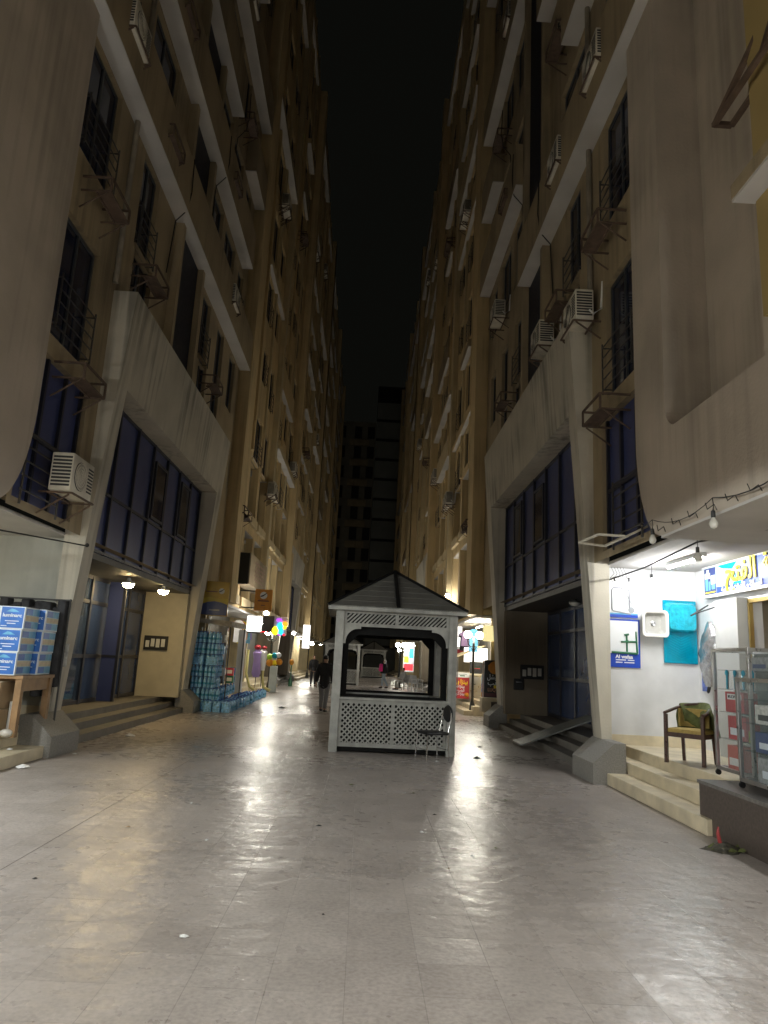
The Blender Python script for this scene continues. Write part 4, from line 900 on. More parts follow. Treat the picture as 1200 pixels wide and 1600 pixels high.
q = mb(BLACK); q.tube([(-7, 8.0, 3.2), (-5.2, 9.8, 3.16), (-4.6, 11.62, 3.24)], .012, 6); q.ball((-4.6, 11.6, 3.25), .035, 8); tag(q.build('wall_cable', smooth=True), 'black cable running from the left bay to the entrance column', 'cable')

# meter boxes beside both entrances, ramp board, door stops
for S, lab, zz in ((-1, 'meter box with four pale meters on the yellow entrance wall', 1.62), (1, 'meter box with pale meters on the dark entrance wall', 1.35)):
    p = thing('meter_box', lab, 'meter box', (lx(S, 5.15), 19.86-.005, zz)); q = mb(BLACK); q.box(-.32, .32, -.06, -.0, 0, .38); q.build('case', p)
    for i in range(4):
        q = mb(mat('meter glass', (.70, .70, .66), .25)); q.rbox(-.27+i*.14, -.17+i*.14, -.085, -.06, .07+.02*(i % 2), .30-.05*(i == 0), .008); q.build('meter', p)
p = thing('mailbox', 'small dark box on the right entrance side wall', 'box', (lx(1, 4.78), 19.85, 1.05)); q = mb(BLACK); q.rbox(-.13, .13, -.08, 0, 0, .30, .01); q.build('case', p); q = mb(STEEL); q.box(-.08, .08, -.083, -.08, .2, .215); q.build('slot', p)
q = mb(mat('ramp board', (.20, .21, .20), .6, var=.15, vscale=5)); q.add([(3.42, 15.55, .03), (3.42, 16.35, .03), (4.95, 16.0, .68), (4.95, 15.2, .68), (3.42, 15.55, .06), (3.42, 16.35, .06), (4.95, 16.0, .71), (4.95, 15.2, .71)], [(3, 2, 1, 0), (4, 5, 6, 7), (0, 1, 5, 4), (1, 2, 6, 5), (2, 3, 7, 6), (3, 0, 4, 7)])
tag(q.build('ramp_board'), 'flat grey board laid as a ramp over the right entrance steps', 'ramp')

# ---------------------------------------------------------------- air conditioners and their steel brackets on the facades
def bracket_mesh():
    q = mb(RUST); w, d, h = .42, .46, .24
    for x in (-w, w):
        q.bar((x, 0, 0), (x, -d, 0), .026); q.bar((x, 0, h), (x, -d, h), .03); q.bar((x, -d, 0), (x, -d, h), .03); q.bar((x, -.01, -.30), (x, -d+.05, -.02), .02)
    for y in (-d, -d*.5): q.bar((-w, y, 0), (w, y, 0), .025)
    q.bar((-w, -d, h), (w, -d, h), .03); q.add([(-w, -d*.5, .018), (w, -d*.5, .018), (w, -d, .018), (-w, -d, .018)], [(0, 1, 2, 3)])
    return q.mesh('bracket')
BRK = bracket_mesh()
def rail_mesh():
    q = mb(RUST); w, d = .40, .48
    for x in (-w, w): q.bar((x, 0, 0), (x, -d, 0), .026); q.bar((x, -.01, -.32), (x, -d+.04, -.02), .022)
    for y in (-d, -d*.25): q.bar((-w, y, 0), (w, y, 0), .025)
    return q.mesh('bracket')
BRK2 = rail_mesh()
def ac_meshes():
    a = mb(ACW); a.rbox(-.40, .40, -.44, -.12, .03, .60, .02)
    f = mb(ACD); f.lathe([(.01, 0), (.215, 0), (.215, .012), (.01, .012)], (-.10, -.44, .31), 20, 'y')
    for i in range(9): f.box(-.405, -.399, -.42, -.15, .10+i*.052, .13+i*.052)
    for i in range(9): f.box(.399, .405, -.42, -.15, .10+i*.052, .13+i*.052)
    for i in range(8): f.box(.17, .36, -.444, -.439, .14+i*.05, .165+i*.05)
    r_ = mb(ACW)
    for k in range(4): r_.lathe([(.05+.05*k, .012), (.05+.05*k, .02), (.058+.05*k, .02), (.058+.05*k, .012)], (-.10, -.44, .31), 20, 'y')
    pp_ = mb(WHITE); pp_.tube([(.41, -.2, .2), (.47, -.15, .1), (.48, -.02, .2), (.5, .0, .7)], .02, 6)
    return a.mesh('casing', True), f.mesh('grille'), r_.mesh('fan_guard', True), pp_.mesh('pipe', True)
ACM = ac_meshes()
def ac(label, S, u, y, z, unit=True, group=None):
    p = thing('air_conditioner' if unit else 'air_conditioner_bracket', label, 'air conditioner' if unit else 'bracket', (lx(S, u), y, z), face_rz(S), group)
    put('bracket', BRK2 if unit else BRK, p)
    if unit:
        o = put('casing', ACM[0], p); put('grille', ACM[1], o); put('fan_guard', ACM[2], o); put('pipe', ACM[3], p)
    return p
OF = ['lowest', 'second', 'third', 'fourth', 'fifth', 'sixth', 'seventh', 'eighth', 'ninth', 'tenth', 'top']
ac('dirty white air conditioner low beside the rounded left bay corner', -1, WU, 10.45, 3.78)
ac('boxy pale air conditioner just above the top of the right entrance frame', 1, WU, 11.6, 7.55)
ac('white air conditioner half hidden behind the right entrance frame top', 1, WU, 14.2, 8.3)
q = mb(ACW)
for a, c in (((3.02, 10.02, 3.45), (3.07, 9.31, 3.45)), ((3.07, 9.31, 3.45), (3.44, 9.34, 3.45)), ((3.44, 9.34, 3.45), (3.44, 10.17, 3.45)), ((3.44, 10.17, 3.45), (3.02, 10.02, 3.45)), ((3.44, 9.36, 3.44), (3.78, 9.42, 3.62)), ((3.44, 10.15, 3.44), (3.80, 10.2, 3.62))): q.bar(a, c, .028)
tag(q.build('air_conditioner_bracket'), 'flat pale open steel frame over the end of the lit right shop', 'bracket')
for S in (-1, 1):
    sd = sign_fac(S)
    for k, z in enumerate(LEV):
        if k == 0: continue
        unit = (S > 0 and k in (3, 4, 6)) or (S < 0 and k in (3, 6))
        ac('%s, %s block by the bay, %s window up' % ('air conditioner on rusty bracket' if unit else 'empty rusty bracket', sd, OF[k]), S, WU, 10.35, z-2.62, unit, 'window brackets by the bays')
        if k > 1:
            unit = (S > 0 and k in (3, 6)) or (S < 0 and k in (5, 7))
            ac('%s, %s block above the entrance, %s floor' % ('air conditioner on rusty bracket' if unit else 'empty rusty bracket', sd, OF[k]), S, WU, 12.8, z-2.66, unit, 'window brackets above the entrances')
            ac('%s, %s block past the dark recess, %s floor' % ('air conditioner on bracket' if k % 3 == 0 else 'empty steel bracket', sd, OF[k]), S, WU, 18.4+(k % 2)*1.3, z-2.55, k % 3 == 0, 'window brackets past the dark recess')
rr_ = random.Random(21)
for S in (-1, 1):
    sd = sign_fac(S)
    for i in range(26):
        y = 24.6+(i % 9)*3.55+rr_.uniform(-.5, .5); k = 1+(i*5) % 9; z = LEV[k]-2.6+rr_.uniform(-.1, .1)
        if k < 2: z = 6.35
        ac('%s on the second %s block, number %s along, %s row up' % ('air conditioner' if i % 3 else 'empty bracket', sd, ['one', 'two', 'three', 'four', 'five', 'six', 'seven', 'eight', 'nine'][i % 9], OF[k]), S, WU, y, z, bool(i % 3), 'brackets on the second blocks')
# yellow wall bracket at the right edge
q = mb(RUST); 
for a, c in (((3.58, 6.4, 7.36), (3.58, 4.9, 7.36)), ((3.58, 6.4, 7.36), (3.40, 6.4, 7.36)), ((3.40, 6.42, 7.36), (3.40, 4.9, 7.36)), ((3.41, 6.38, 7.38), (3.58, 5.8, 7.95)), ((3.41, 5.5, 7.38), (3.58, 5.5, 7.95))): q.bar(a, c, .05)
tag(q.build('air_conditioner_bracket'), 'large wooden-looking bracket on the yellow wall at the top right edge', 'bracket')

# ---------------------------------------------------------------- shrink-wrapped water packs
def pack_meshes():
    a = mb(BOTT)
    for i in range(3):
        for k in range(2):
            c = (-.11+.11*i, -.055+.11*k, 0)
            a.lathe([(.046, 0), (.05, .02), (.047, .06), (.05, .09), (.05, .15), (.046, .17), (.05, .19), (.045, .22), (.02, .27), (.016, .285), (.016, .30)], c, 10)
    c_ = mb(mat('blue bottle cap', (.03, .12, .45), .4))
    for i in range(3):
        for k in range(2): c_.lathe([(.018, .295), (.018, .318), (.012, .322)], (-.11+.11*i, -.055+.11*k, 0), 8)
    l_ = mb(mat('bottle label print', (.05, .30, .52), .4, var=.5, vscale=18))
    for i in range(3):
        for k in range(2): l_.lathe([(.0512, .092), (.0516, .10), (.0516, .145), (.0512, .15)], (-.11+.11*i, -.055+.11*k, 0), 10)
    w_ = mb(WRAPM); rings = []
    for z, e in ((.0, .0), (.01, .003), (.12, .002), (.21, .004), (.235, -.01)): rings.append([(x*(1+e), y*(1+e), z) for x, y in rr(.166, .111, .045, 3)])
    loft(w_, rings, False, False)
    return a.mesh('bottles', True), c_.mesh('caps', True), l_.mesh('labels', True), w_.mesh('shrink_wrap', True)
PK = pack_meshes()
def pack(label, x, y, z, rz=0, wrap=True):
    p = thing('water_pack', label, 'water pack', (x, y, z), rz, 'shrink-wrapped water bottle packs'); put('bottles', PK[0], p); put('caps', PK[1], p); put('labels', PK[2], p)
    if wrap: put('shrink_wrap', PK[3], p)
TALL = 'blue water pack in the tall stacks against the left shop front'
FLOOR = 'blue water pack among the low rows on the paving'
for col in range(2):
    for row in range(4):
        for tier in range(7 if row < 2 else 6):
            z = .0+tier*.318
            pack(TALL, -4.78+col*.36+rnd.uniform(-.015, .015)+.01*tier, 21.15+row*.30+rnd.uniform(-.02, .02), z, rnd.uniform(-.06, .06), (tier+row) % 4 == 0)
for i in range(21):
    for k in range(3 if i < 7 else 2 if i < 15 else 1):
        pack(FLOOR, -3.76-.006*i-k*.28+rnd.uniform(-.04, .04), 20.9+i*.42, .0, pi/2+rnd.uniform(-.12, .12), i % 3 == 0)
        if i % 2 == 0 and k == 0 and i < 11: pack(FLOOR, -4.15-.03*i, 21.05+i*.42, .318, pi/2+rnd.uniform(-.15, .15), False)

# ---------------------------------------------------------------- left shops: signs, rack, display, steps
def board(name, label, loc, rz, w, h, m, d=.08, post=None, cat='sign'):
    p = thing(name, label, cat, loc, rz); q = mb(m); q.rbox(-w/2, w/2, -d/2, d/2, 0, h, .01); q.build('panel', p); return p
p = board('projecting_sign', 'dark ochre and navy projecting sign with wavy edge by the left entrance', (-4.52, 21.5, 2.70), R(6), .80, 1.02, OCHRE, .14)
q = mb(NAVY); q.prism([(-.38, .02), (.38, .02), (.38, .34), (.2, .40), (0, .43), (-.2, .40), (-.38, .33)], lambda x, z, y: (x, y, z), -.074, -.066); q.build('navy_wave', p)
q = mb(mat('yellow wave', (.5, .37, .03), .5)); q.prism([(-.38, .34), (-.2, .41), (0, .44), (.2, .41), (.38, .35), (.38, .52), (.1, .50), (-.15, .55), (-.38, .50)], lambda x, z, y: (x, y, z), -.0735, -.066); q.build('yellow_wave', p)
q = mb(mat('faded lettering', (.35, .35, .34), .5)); q.box(-.14, .16, -.077, -.07, .15, .19); q.use(MAROON).box(-.28, .06, -.076, -.07, .70, .73); q.build('small_lettering', p)
q = mb(mat('emblem white', (.55, .55, .52), .4)); q.lathe([(.005, .0), (.085, .0), (.085, .006), (.005, .006)], (.18, -.07, .74), 20, 'y'); q.use(BLACK).prism([(.10, .70), (.17, .72), (.26, .80), (.25, .81), (.17, .76), (.10, .73)], lambda x, z, y: (x, y, z), -.080, -.074); q.build('round_emblem', p)
q = mb(IRON); q.bar((-.45, 0, .9), (.0, 0, .9), .04); q.bar((-.45, 0, .2), (.0, 0, .2), .04); q.build('arm', p)
p = board('projecting_sign', 'orange projecting sign with round white emblem and dark wave', (-3.72, 26.0, 3.18), R(4), .62, .78, ORNG, .14)
q = mb(WHITE); q.lathe([(.005, 0), (.13, 0), (.13, .006), (.005, .006)], (-.0, -.07, .56), 22, 'y'); q.use(BLACK).prism([(-.11, .50), (-.02, .52), (.11, .63), (.09, .65), (-.02, .57), (-.11, .54)], lambda x, z, y: (x, y, z), -.082, -.074); q.build('round_emblem', p)
q = mb(MAROON); q.box(-.20, .20, -.076, -.07, .34, .375).box(-.17, .17, -.076, -.07, .39, .40).box(-.07, .07, -.076, -.07, .19, .215); q.build('small_lettering', p)
q = mb(IRON); q.bar((-.85, 0, .7), (-.3, 0, .7), .04); q.bar((-.85, 0, .1), (-.3, 0, .1), .04); q.build('arm', p)
p = thing('lightbox_sign', 'bright white backlit shop box under the orange sign', 'sign', (-4.12, 27.0, 2.46), R(4)); q = mb(E_SIGNW); q.rbox(-.28, .24, -.12, .3, 0, .58, .03); q.build('panel', p)
q = mb(SILV); q.box(-.26, .26, -.05, .3, -.05, -.002); q.build('frame', p)
p = board('shop_sign', 'dark grey fascia board between the white and the colourful signs', (-3.62, 27.05, 2.46), R(4), .42, .62, mat('dark fascia', (.05, .05, .055), .5), .1)
q = mb(E_REDL); q.box(-.3, .0, -.06, -.052, .0, .03); q.build('red_edge', p)
p = thing('lightbox_sign', 'colourful lit shop sign of yellow, blue and purple round shapes', 'sign', (-3.18, 27.1, 2.38), R(4))
q = mb(WHITE); q.rbox(-.24, .26, -.03, .03, .0, .68, .02); q.build('panel', p)
for m_, x, z, r_, sz in ((E_YEL, -.16, .16, .13, 1.25), (E_CYAN, .02, .32, .13, 1.3), (E_CYAN, .04, .12, .10, 1.2), (E_ORG, .17, .42, .12, .8), (E_YEL, .16, .30, .09, .8), (E_PURP, -.04, .56, .11, .6), (E_PURP, .0, .02, .07, .5), (E_REDL, .17, .02, .05, .8)):
    q = mb(m_); q.ball((x, -.05, z), r_, 14, sz); q.build('lit_shape', p, smooth=True)
p = thing('plaster_sign', 'large blank plaster sign board with faint embossed lines over the left shops', 'sign', (-4.7, 28.2, 4.15)); 
q = mb(PLASTER); q.box(-4.95, -4.32, 26.1, 30.4, 4.15, 5.3); q.use(BLACK).box(-4.98, -4.36, 26.07, 26.105, 4.13, 5.28); q.build('panel', p, world=True)
q = mb(mat('faint red letters', (.36, .24, .19), .8, var=.3, vscale=10))
for i in range(5):
    for k in range(6): q.box(-4.322, -4.312, 27.3+k*.45, 27.55+k*.45+rnd.uniform(0, .15), 4.40+i*.16, 4.47+i*.16)
q.build('embossed_lines', p, world=True)
p = thing('garment_rack', 'shop display rack of dark goods behind the blue water packs', 'rack', (-4.75, 23.2, 0))
for i in range(8):
    q = mb((CLOTH3, BOXW, CLOTH3, CLOTH2)[i % 4]); q.rbox(-.36+.02*math.sin(i*3), .34+.05*math.cos(i*2), -.2, .3, .15+i*.26, .38+i*.26, .04); q.build('folded_goods', p, smooth=True)
q = mb(STEEL); q.box(-.42, -.38, -.24, -.2, 0, 2.4).box(.40, .44, -.24, -.2, 0, 2.4); q.build('upright', p)
p = thing('shop_awning', 'pale folded awning over the water packs', 'awning', (-4.4, 22.6, 2.45)); q = mb(mat('awning cloth', (.42, .38, .32), .9, var=.3, vscale=7, bump=.4)); q.add([(-.55, -1.0, .05), (.45, -1.0, -.05), (.45, 1.6, -.02), (-.55, 1.6, .10), (-.55, -1.0, .17), (.42, -1.0, .12), (.42, 1.6, .15), (-.55, 1.6, .22)], [(3, 2, 1, 0), (4, 5, 6, 7), (0, 1, 5, 4), (1, 2, 6, 5), (2, 3, 7, 6), (3, 0, 4, 7)]); q.build('canopy', p)
q = mb(SILV); q.bar((.40, -.95, -2.4), (.40, -.95, .0), .03); q.bar((.40, 1.55, -2.4), (.40, 1.55, .0), .03); q.build('support_pole', p)
p = thing('white_pillar', 'bright white pillar beside the shop shutter on the left', 'pillar', (-4.42, 26.35, .0)); q = mb(WHITEW); q.rbox(-.12, .12, -.14, .14, 0, 2.48, .01); q.build('shaft', p); q = mb(STEP); q.box(-.16, .16, -.18, .18, 0, .3); q.build('base', p)
p = thing('clothes_mannequin', 'lilac and white garments hanging under the left shop lamps', 'garment', (-4.0, 27.6, .45)); q = mb(CLOTH1); q.lathe([(.12, .35), (.17, .5), (.13, 1.0), (.17, 1.25), (.05, 1.4)], (0, 0, 0), 12); q.build('lilac_dress', p, smooth=True); q = mb(CLOTH2); q.lathe([(.10, .6), (.13, .9), (.16, 1.3), (.04, 1.42)], (.2, .1, 0), 12); q.build('white_dress', p, smooth=True)
q = mb(SILV); q.tube([(0, 0, 0), (0, 0, 1.55)], .015); q.tube([(.2, .1, 0), (.2, .1, 1.55)], .015); q.build('stand', p); q = mb(RED); q.ball((.0, -.05, 1.45), .13, 10, .7); q.ball((.24, .05, 1.45), .1, 10, .7); q.build('red_trim', p, smooth=True)
p = thing('yellow_arch', 'slim yellowish curved arch frame at the left shop door', 'arch', (-4.1, 28.6, .3)); q = mb(mat('pale yellow plastic', (.62, .56, .22), .4)); q.tube([(-.35, -.4, 1.5), (-.36, -.4, .6), (-.2, -.4, .12), (0, -.4, .0)], .05, 8); q.tube([(.28, -.4, 1.5), (.26, -.4, .5), (.34, -.4, .12), (.6, -.4, .0)], .06, 8); q.build('frame', p, smooth=True)
p = thing('toy_display', 'small display stand topped with bright orange and green toys before the pier', 'display stand', (-4.0, 33.0, 0)); q = mb(mat('pale stand', (.5, .56, .56), .4)); q.rbox(-.16, .16, -.16, .16, 0, 1.15, .02); q.build('column', p)
for m_, x, z, r_ in ((ORNG, -.2, 1.3, .17), (ORNG, .22, 1.35, .15), (mat('lime toy', (.35, .6, .05), .4), -.22, 1.55, .14), (TURQ, 0, 1.62, .14), (PALE, .18, 1.65, .12), (GOLD, .02, 1.30, .13)): q = mb(m_); q.ball((x, 0, z), r_, 12); q.build('toy', p, smooth=True)
p = thing('flower_stand', 'orange topped small stand farther along the left shops', 'stand', (-3.95, 40.6, 0)); q = mb(ORNG); q.ball((0, 0, 1.30), .13, 12, 1.3); q.build('orange_top', p, smooth=True); q = mb(GREEN); q.lathe([(.12, 0), (.1, .3), (.03, .5), (.03, 1.2)], (0, 0, 0), 10); q.build('base', p, smooth=True)
p = board('shop_sign', 'bright white lit shop sign far along the left row', (-4.0, 50, 2.2), R(5), .5, 1.6, E_SIGNW)
# goods crowding the left and right shop fronts
FAR = ['bottom', 'second', 'third', 'top']
r5 = random.Random(5)
for S, ys_ in ((-1, (24.6, 25.4, 29.6, 30.6, 31.6)), (1, (24.4, 25.3, 29.4, 31.2, 32.4))):
    for n_, y in enumerate(ys_):
        for k in range(r5.choice([2, 3, 4])):
            w_ = r5.uniform(.26, .40); q = mb(GOODS[r5.randrange(10)]); q.rbox(-w_/2, w_/2, -w_/2, w_/2, 0, .30, .012); q.use(GOODS[r5.randrange(10)]).box(-w_*.35, w_*.35, -w_/2-.003, -w_/2+.01, .08, .22)
            o = q.build('goods_box'); o.location = (lx(S, 4.85)+r5.uniform(-.04, .04), y+r5.uniform(-.03, .03), .45+.302*k); o.rotation_euler = (0, 0, r5.uniform(-.2, .2))
            tag(o, 'coloured goods box, %s in the %s stack outside the %s far shops' % (FAR[k], ORD[n_], sign_fac(S)), 'box', 'goods stacked outside the far shops')
for S, ys_ in ((-1, (28.9, 29.2, 29.9, 30.4, 31.1, 31.5)), (1, (26.6, 28.8, 29.1, 29.8, 30.2))):
    for n_, y in enumerate(ys_):
        q = mb((CLOTH2, LBLUE, RED, CLOTH1, GOLD, CLOTH3, ORNG)[(n_*2+(S > 0)) % 7]); h_ = r5.uniform(.5, .95)
        q.prism([(-.17, 0), (.17, 0), (.15, h_*.7), (.25, h_*.72), (.22, h_*.86), (.08, h_), (-.08, h_), (-.22, h_*.86), (-.25, h_*.72), (-.15, h_*.7)], lambda x, z, yy: (x, yy, z), -.03, .03)
        o = q.build('hanging_garment'); o.location = (lx(S, 4.55), y, 2.95-h_); o.rotation_euler = (0, 0, r5.uniform(-.5, .5)); tag(o, '%s of the garments hanging before the %s far shops' % (ORD[n_], sign_fac(S)), 'garment', 'garments hanging before the far shops')
# right shops
p = board('menu_board', 'black crepe menu board with white Arabic words beside the right entrance', (4.02, 22.0, .72), R(-7), .62, 1.10, BLACK, .06)
q = mb(ORNG); q.lathe([(.14, 0), (.19, 0), (.19, .006), (.14, .006)], (.0, -.036, .88), 22, 'y'); q.box(-.2, -.1, -.040, -.034, .80, .96); q.box(.1, .2, -.040, -.034, .80, .96); q.use(BEIGE).box(-.07, .07, -.041, -.034, .82, .97); q.build('emblem', p)
lettering('lettering', ar('سبيشل'), PALE, p, .20, (0, -.036, .60), bold=.004, width=.44)
lettering('lettering', ar('كريب'), PALE, p, .20, (0, -.036, .43), bold=.004, width=.42)
lettering('lettering', 'LUQYN', mat('copper letters', (.50, .26, .16), .5), p, .14, (0, -.036, .22), bold=.004, width=.40)
q = mb(GOLD); q.lathe([(.035, 0), (.05, 0), (.05, .006), (.035, .006)], (.02, -.036, .32), 14, 'y'); q.build('gold_ring', p)
q = mb(MAROON); q.box(-.29, .29, -.034, -.029, .02, .13); q.build('maroon_band', p)
q = mb(mat('pale pink edge', (.6, .45, .42), .5)); q.box(-.37, -.315, -.03, .03, 0, 1.08); q.build('side_strip', p)
q = mb(STEP); q.box(3.62, 5.2, 21.85, 22.25, .3, .715); q.use(GRAN).box(3.9, 4.8, 21.84, 21.86, .32, .6); tag(q.build('low_wall'), 'low cream wall under the black crepe board', 'low wall')
p = board('menu_board', 'red menu board with yellow and white Arabic lines behind the kiosk post', (3.66, 27.0, .42), R(-6), .66, .94, RED, .05)
q = mb(WHITE); q.box(-.33, .33, -.032, -.024, .76, .94); q.use(GREEN).box(-.02, .16, -.035, -.03, .80, .84); q.use(BOXW).box(-.26, -.14, -.035, -.03, .82, .88).box(-.08, .24, -.035, -.03, .86, .88); q.build('white_header', p)
lettering('lettering', ar('بيتزا بيتزا'), GOLD, p, .22, (-.02, -.030, .60), bold=.006, width=.58)
for i in range(3): lettering('lettering', ar(('بيتزا فطير', 'كريب حلو', 'بيتزا كريب')[i]), PALE, p, .13, (-.06, -.030, .43-.13*i), bold=.004, width=.44)
q = mb(ORNG); q.ball((.24, -.03, .14), .09, 10, .9); q.build('food_picture', p, smooth=True)
p = thing('sandwich_board', 'counter sign shaped like a sandwich above the red board', 'sign', (4.1, 26.2, 1.35)); q = mb(BLACK); q.rbox(-.22, .22, -.02, .02, 0, .42, .01); q.build('panel', p); q = mb(BEIGE); q.lathe([(.01, -.025), (.14, -.025), (.16, 0), (.01, .0)], (0, -.0, .24), 14, 'y'); q.use(RED).box(-.15, .15, -.028, -.02, .17, .2); q.use(GREEN).box(-.15, .15, -.029, -.02, .21, .225); q.build('food_picture', p)
p = thing('shop_counter', 'pale food shop counter with rounded top behind the red board', 'counter', (4.2, 28.0, .45)); q = mb(BEIGE); q.rbox(-.75, .4, -.8, .8, .78, .92, .05); q.build('top', p); q = mb(STEEL); q.box(-.65, .4, -.75, .75, 0, .78); q.build('front', p)
p = board('lightbox_sign', 'yellow lit box sign over the crepe shop', (4.02, 22.9, 2.42), R(-10), .46, .48, E_SIGNY, .2)
p = board('lightbox_sign', 'upper white lit sign on the right food shops', (3.62, 30.2, 3.25), R(-25), .75, .9, E_SIGNW, .12)
p = board('lightbox_sign', 'lower white lit sign on the right food shops', (3.6, 29.4, 2.35), R(-25), .8, .8, E_SIGNW, .12)
p = board('lightbox_sign', 'lit white menu panel behind the food counter', (4.35, 27.9, 1.75), R(-15), .9, .55, E_SIGNW, .06)
p = thing('shop_awning', 'white sloping awning beside the right lamp post', 'awning', (4.0, 27.2, 1.9)); q = mb(CREAM); q.add([(-.55, -.6, 0), (.5, -.6, .45), (.5, 1.5, .45), (-.55, 1.5, 0), (-.55, -.6, .03), (.5, -.6, .48), (.5, 1.5, .48), (-.55, 1.5, .03)], [(3, 2, 1, 0), (4, 5, 6, 7), (0, 1, 5, 4), (1, 2, 6, 5), (2, 3, 7, 6), (3, 0, 4, 7)]); q.build('canopy', p); q = mb(SILV); q.bar((-.5, -.55, -1.45), (-.5, -.55, .02), .03); q.build('support_pole', p)
p = board('shop_sign', 'tall colourful poster board behind the far right lamp', (3.0, 47.5, 1.0), R(-5), .7, 1.9, PALE); q = mb(E_REDL); q.box(-.3, .3, -.045, -.04, .1, .5); q.use(E_YEL).box(-.3, .0, -.045, -.04, .6, 1.0); q.use(E_CYAN).box(.02, .3, -.045, -.04, .9, 1.5); q.build('poster_panels', p)
# side tables / plastic chairs near the seated man
def plastic_chair(loc, rz, label, m):
    c = thing('plastic_chair', label, 'chair', loc, rz, 'chairs beyond the kiosk')
    for x in (-.21, .21):
        for y in (-.2, .2): q = mb(m); q.bar((x*1.1, y*1.15, 0), (x, y, .42), .045); q.build('leg', c)
    q = mb(m); q.rbox(-.24, .24, -.24, .23, .41, .45, .015); q.build('seat', c)
    q = mb(m); q.add([(-.24, .2, .45), (.24, .2, .45), (.22, .33, .88), (-.22, .33, .88), (-.24, .23, .45), (.24, .23, .45), (.22, .36, .88), (-.22, .36, .88)], [(3, 2, 1, 0), (4, 5, 6, 7), (0, 1, 5, 4), (1, 2, 6, 5), (2, 3, 7, 6), (3, 0, 4, 7)]); q.build('backrest', c)
    for x in (-.25, .25): q = mb(m); q.bar((x, -.22, .64), (x, .26, .66), .05, .03); q.bar((x, -.2, .44), (x, -.21, .64), .035); q.build('armrest', c)
    return c
plastic_chair((2.45, 43.2, 0), R(-60), 'pale plastic chair under the seated man beyond the kiosk', mat('grey plastic', (.45, .45, .44), .5))
plastic_chair((3.25, 42.6, 0), R(40), 'white plastic chair at the far right of the kiosk window', WHITE)
plastic_chair((3.1, 44.0, 0), R(150), 'white plastic chair behind the seated man', WHITE)

# ---------------------------------------------------------------- people (grown from a skeleton as one surface)
def grow(name, P, edges, rad, m, sub=2):
    keys = list(P); idx = {k: i for i, k in enumerate(keys)}
    me = bpy.data.meshes.new(name); me.from_pydata([P[k] for k in keys], [(idx[a], idx[c]) for a, c in edges], []); o = bpy.data.objects.new(name, me); COL.objects.link(o)
    o.modifiers.new('s', 'SKIN'); sv = me.skin_vertices[0].data
    for k in keys:
        r_ = rad[k]; sv[idx[k]].radius = r_ if isinstance(r_, tuple) else (r_, r_); sv[idx[k]].use_root = (k == keys[0])
    sd = o.modifiers.new('u', 'SUBSURF'); sd.levels = sub; sd.render_levels = sub
    C.view_layer.update(); me2 = bpy.data.meshes.new_from_object(o.evaluated_get(C.evaluated_depsgraph_get())); bpy.data.objects.remove(o)
    me2.materials.clear(); me2.materials.append(m); me2.polygons.foreach_set('use_smooth', [True]*len(me2.polygons)); return me2
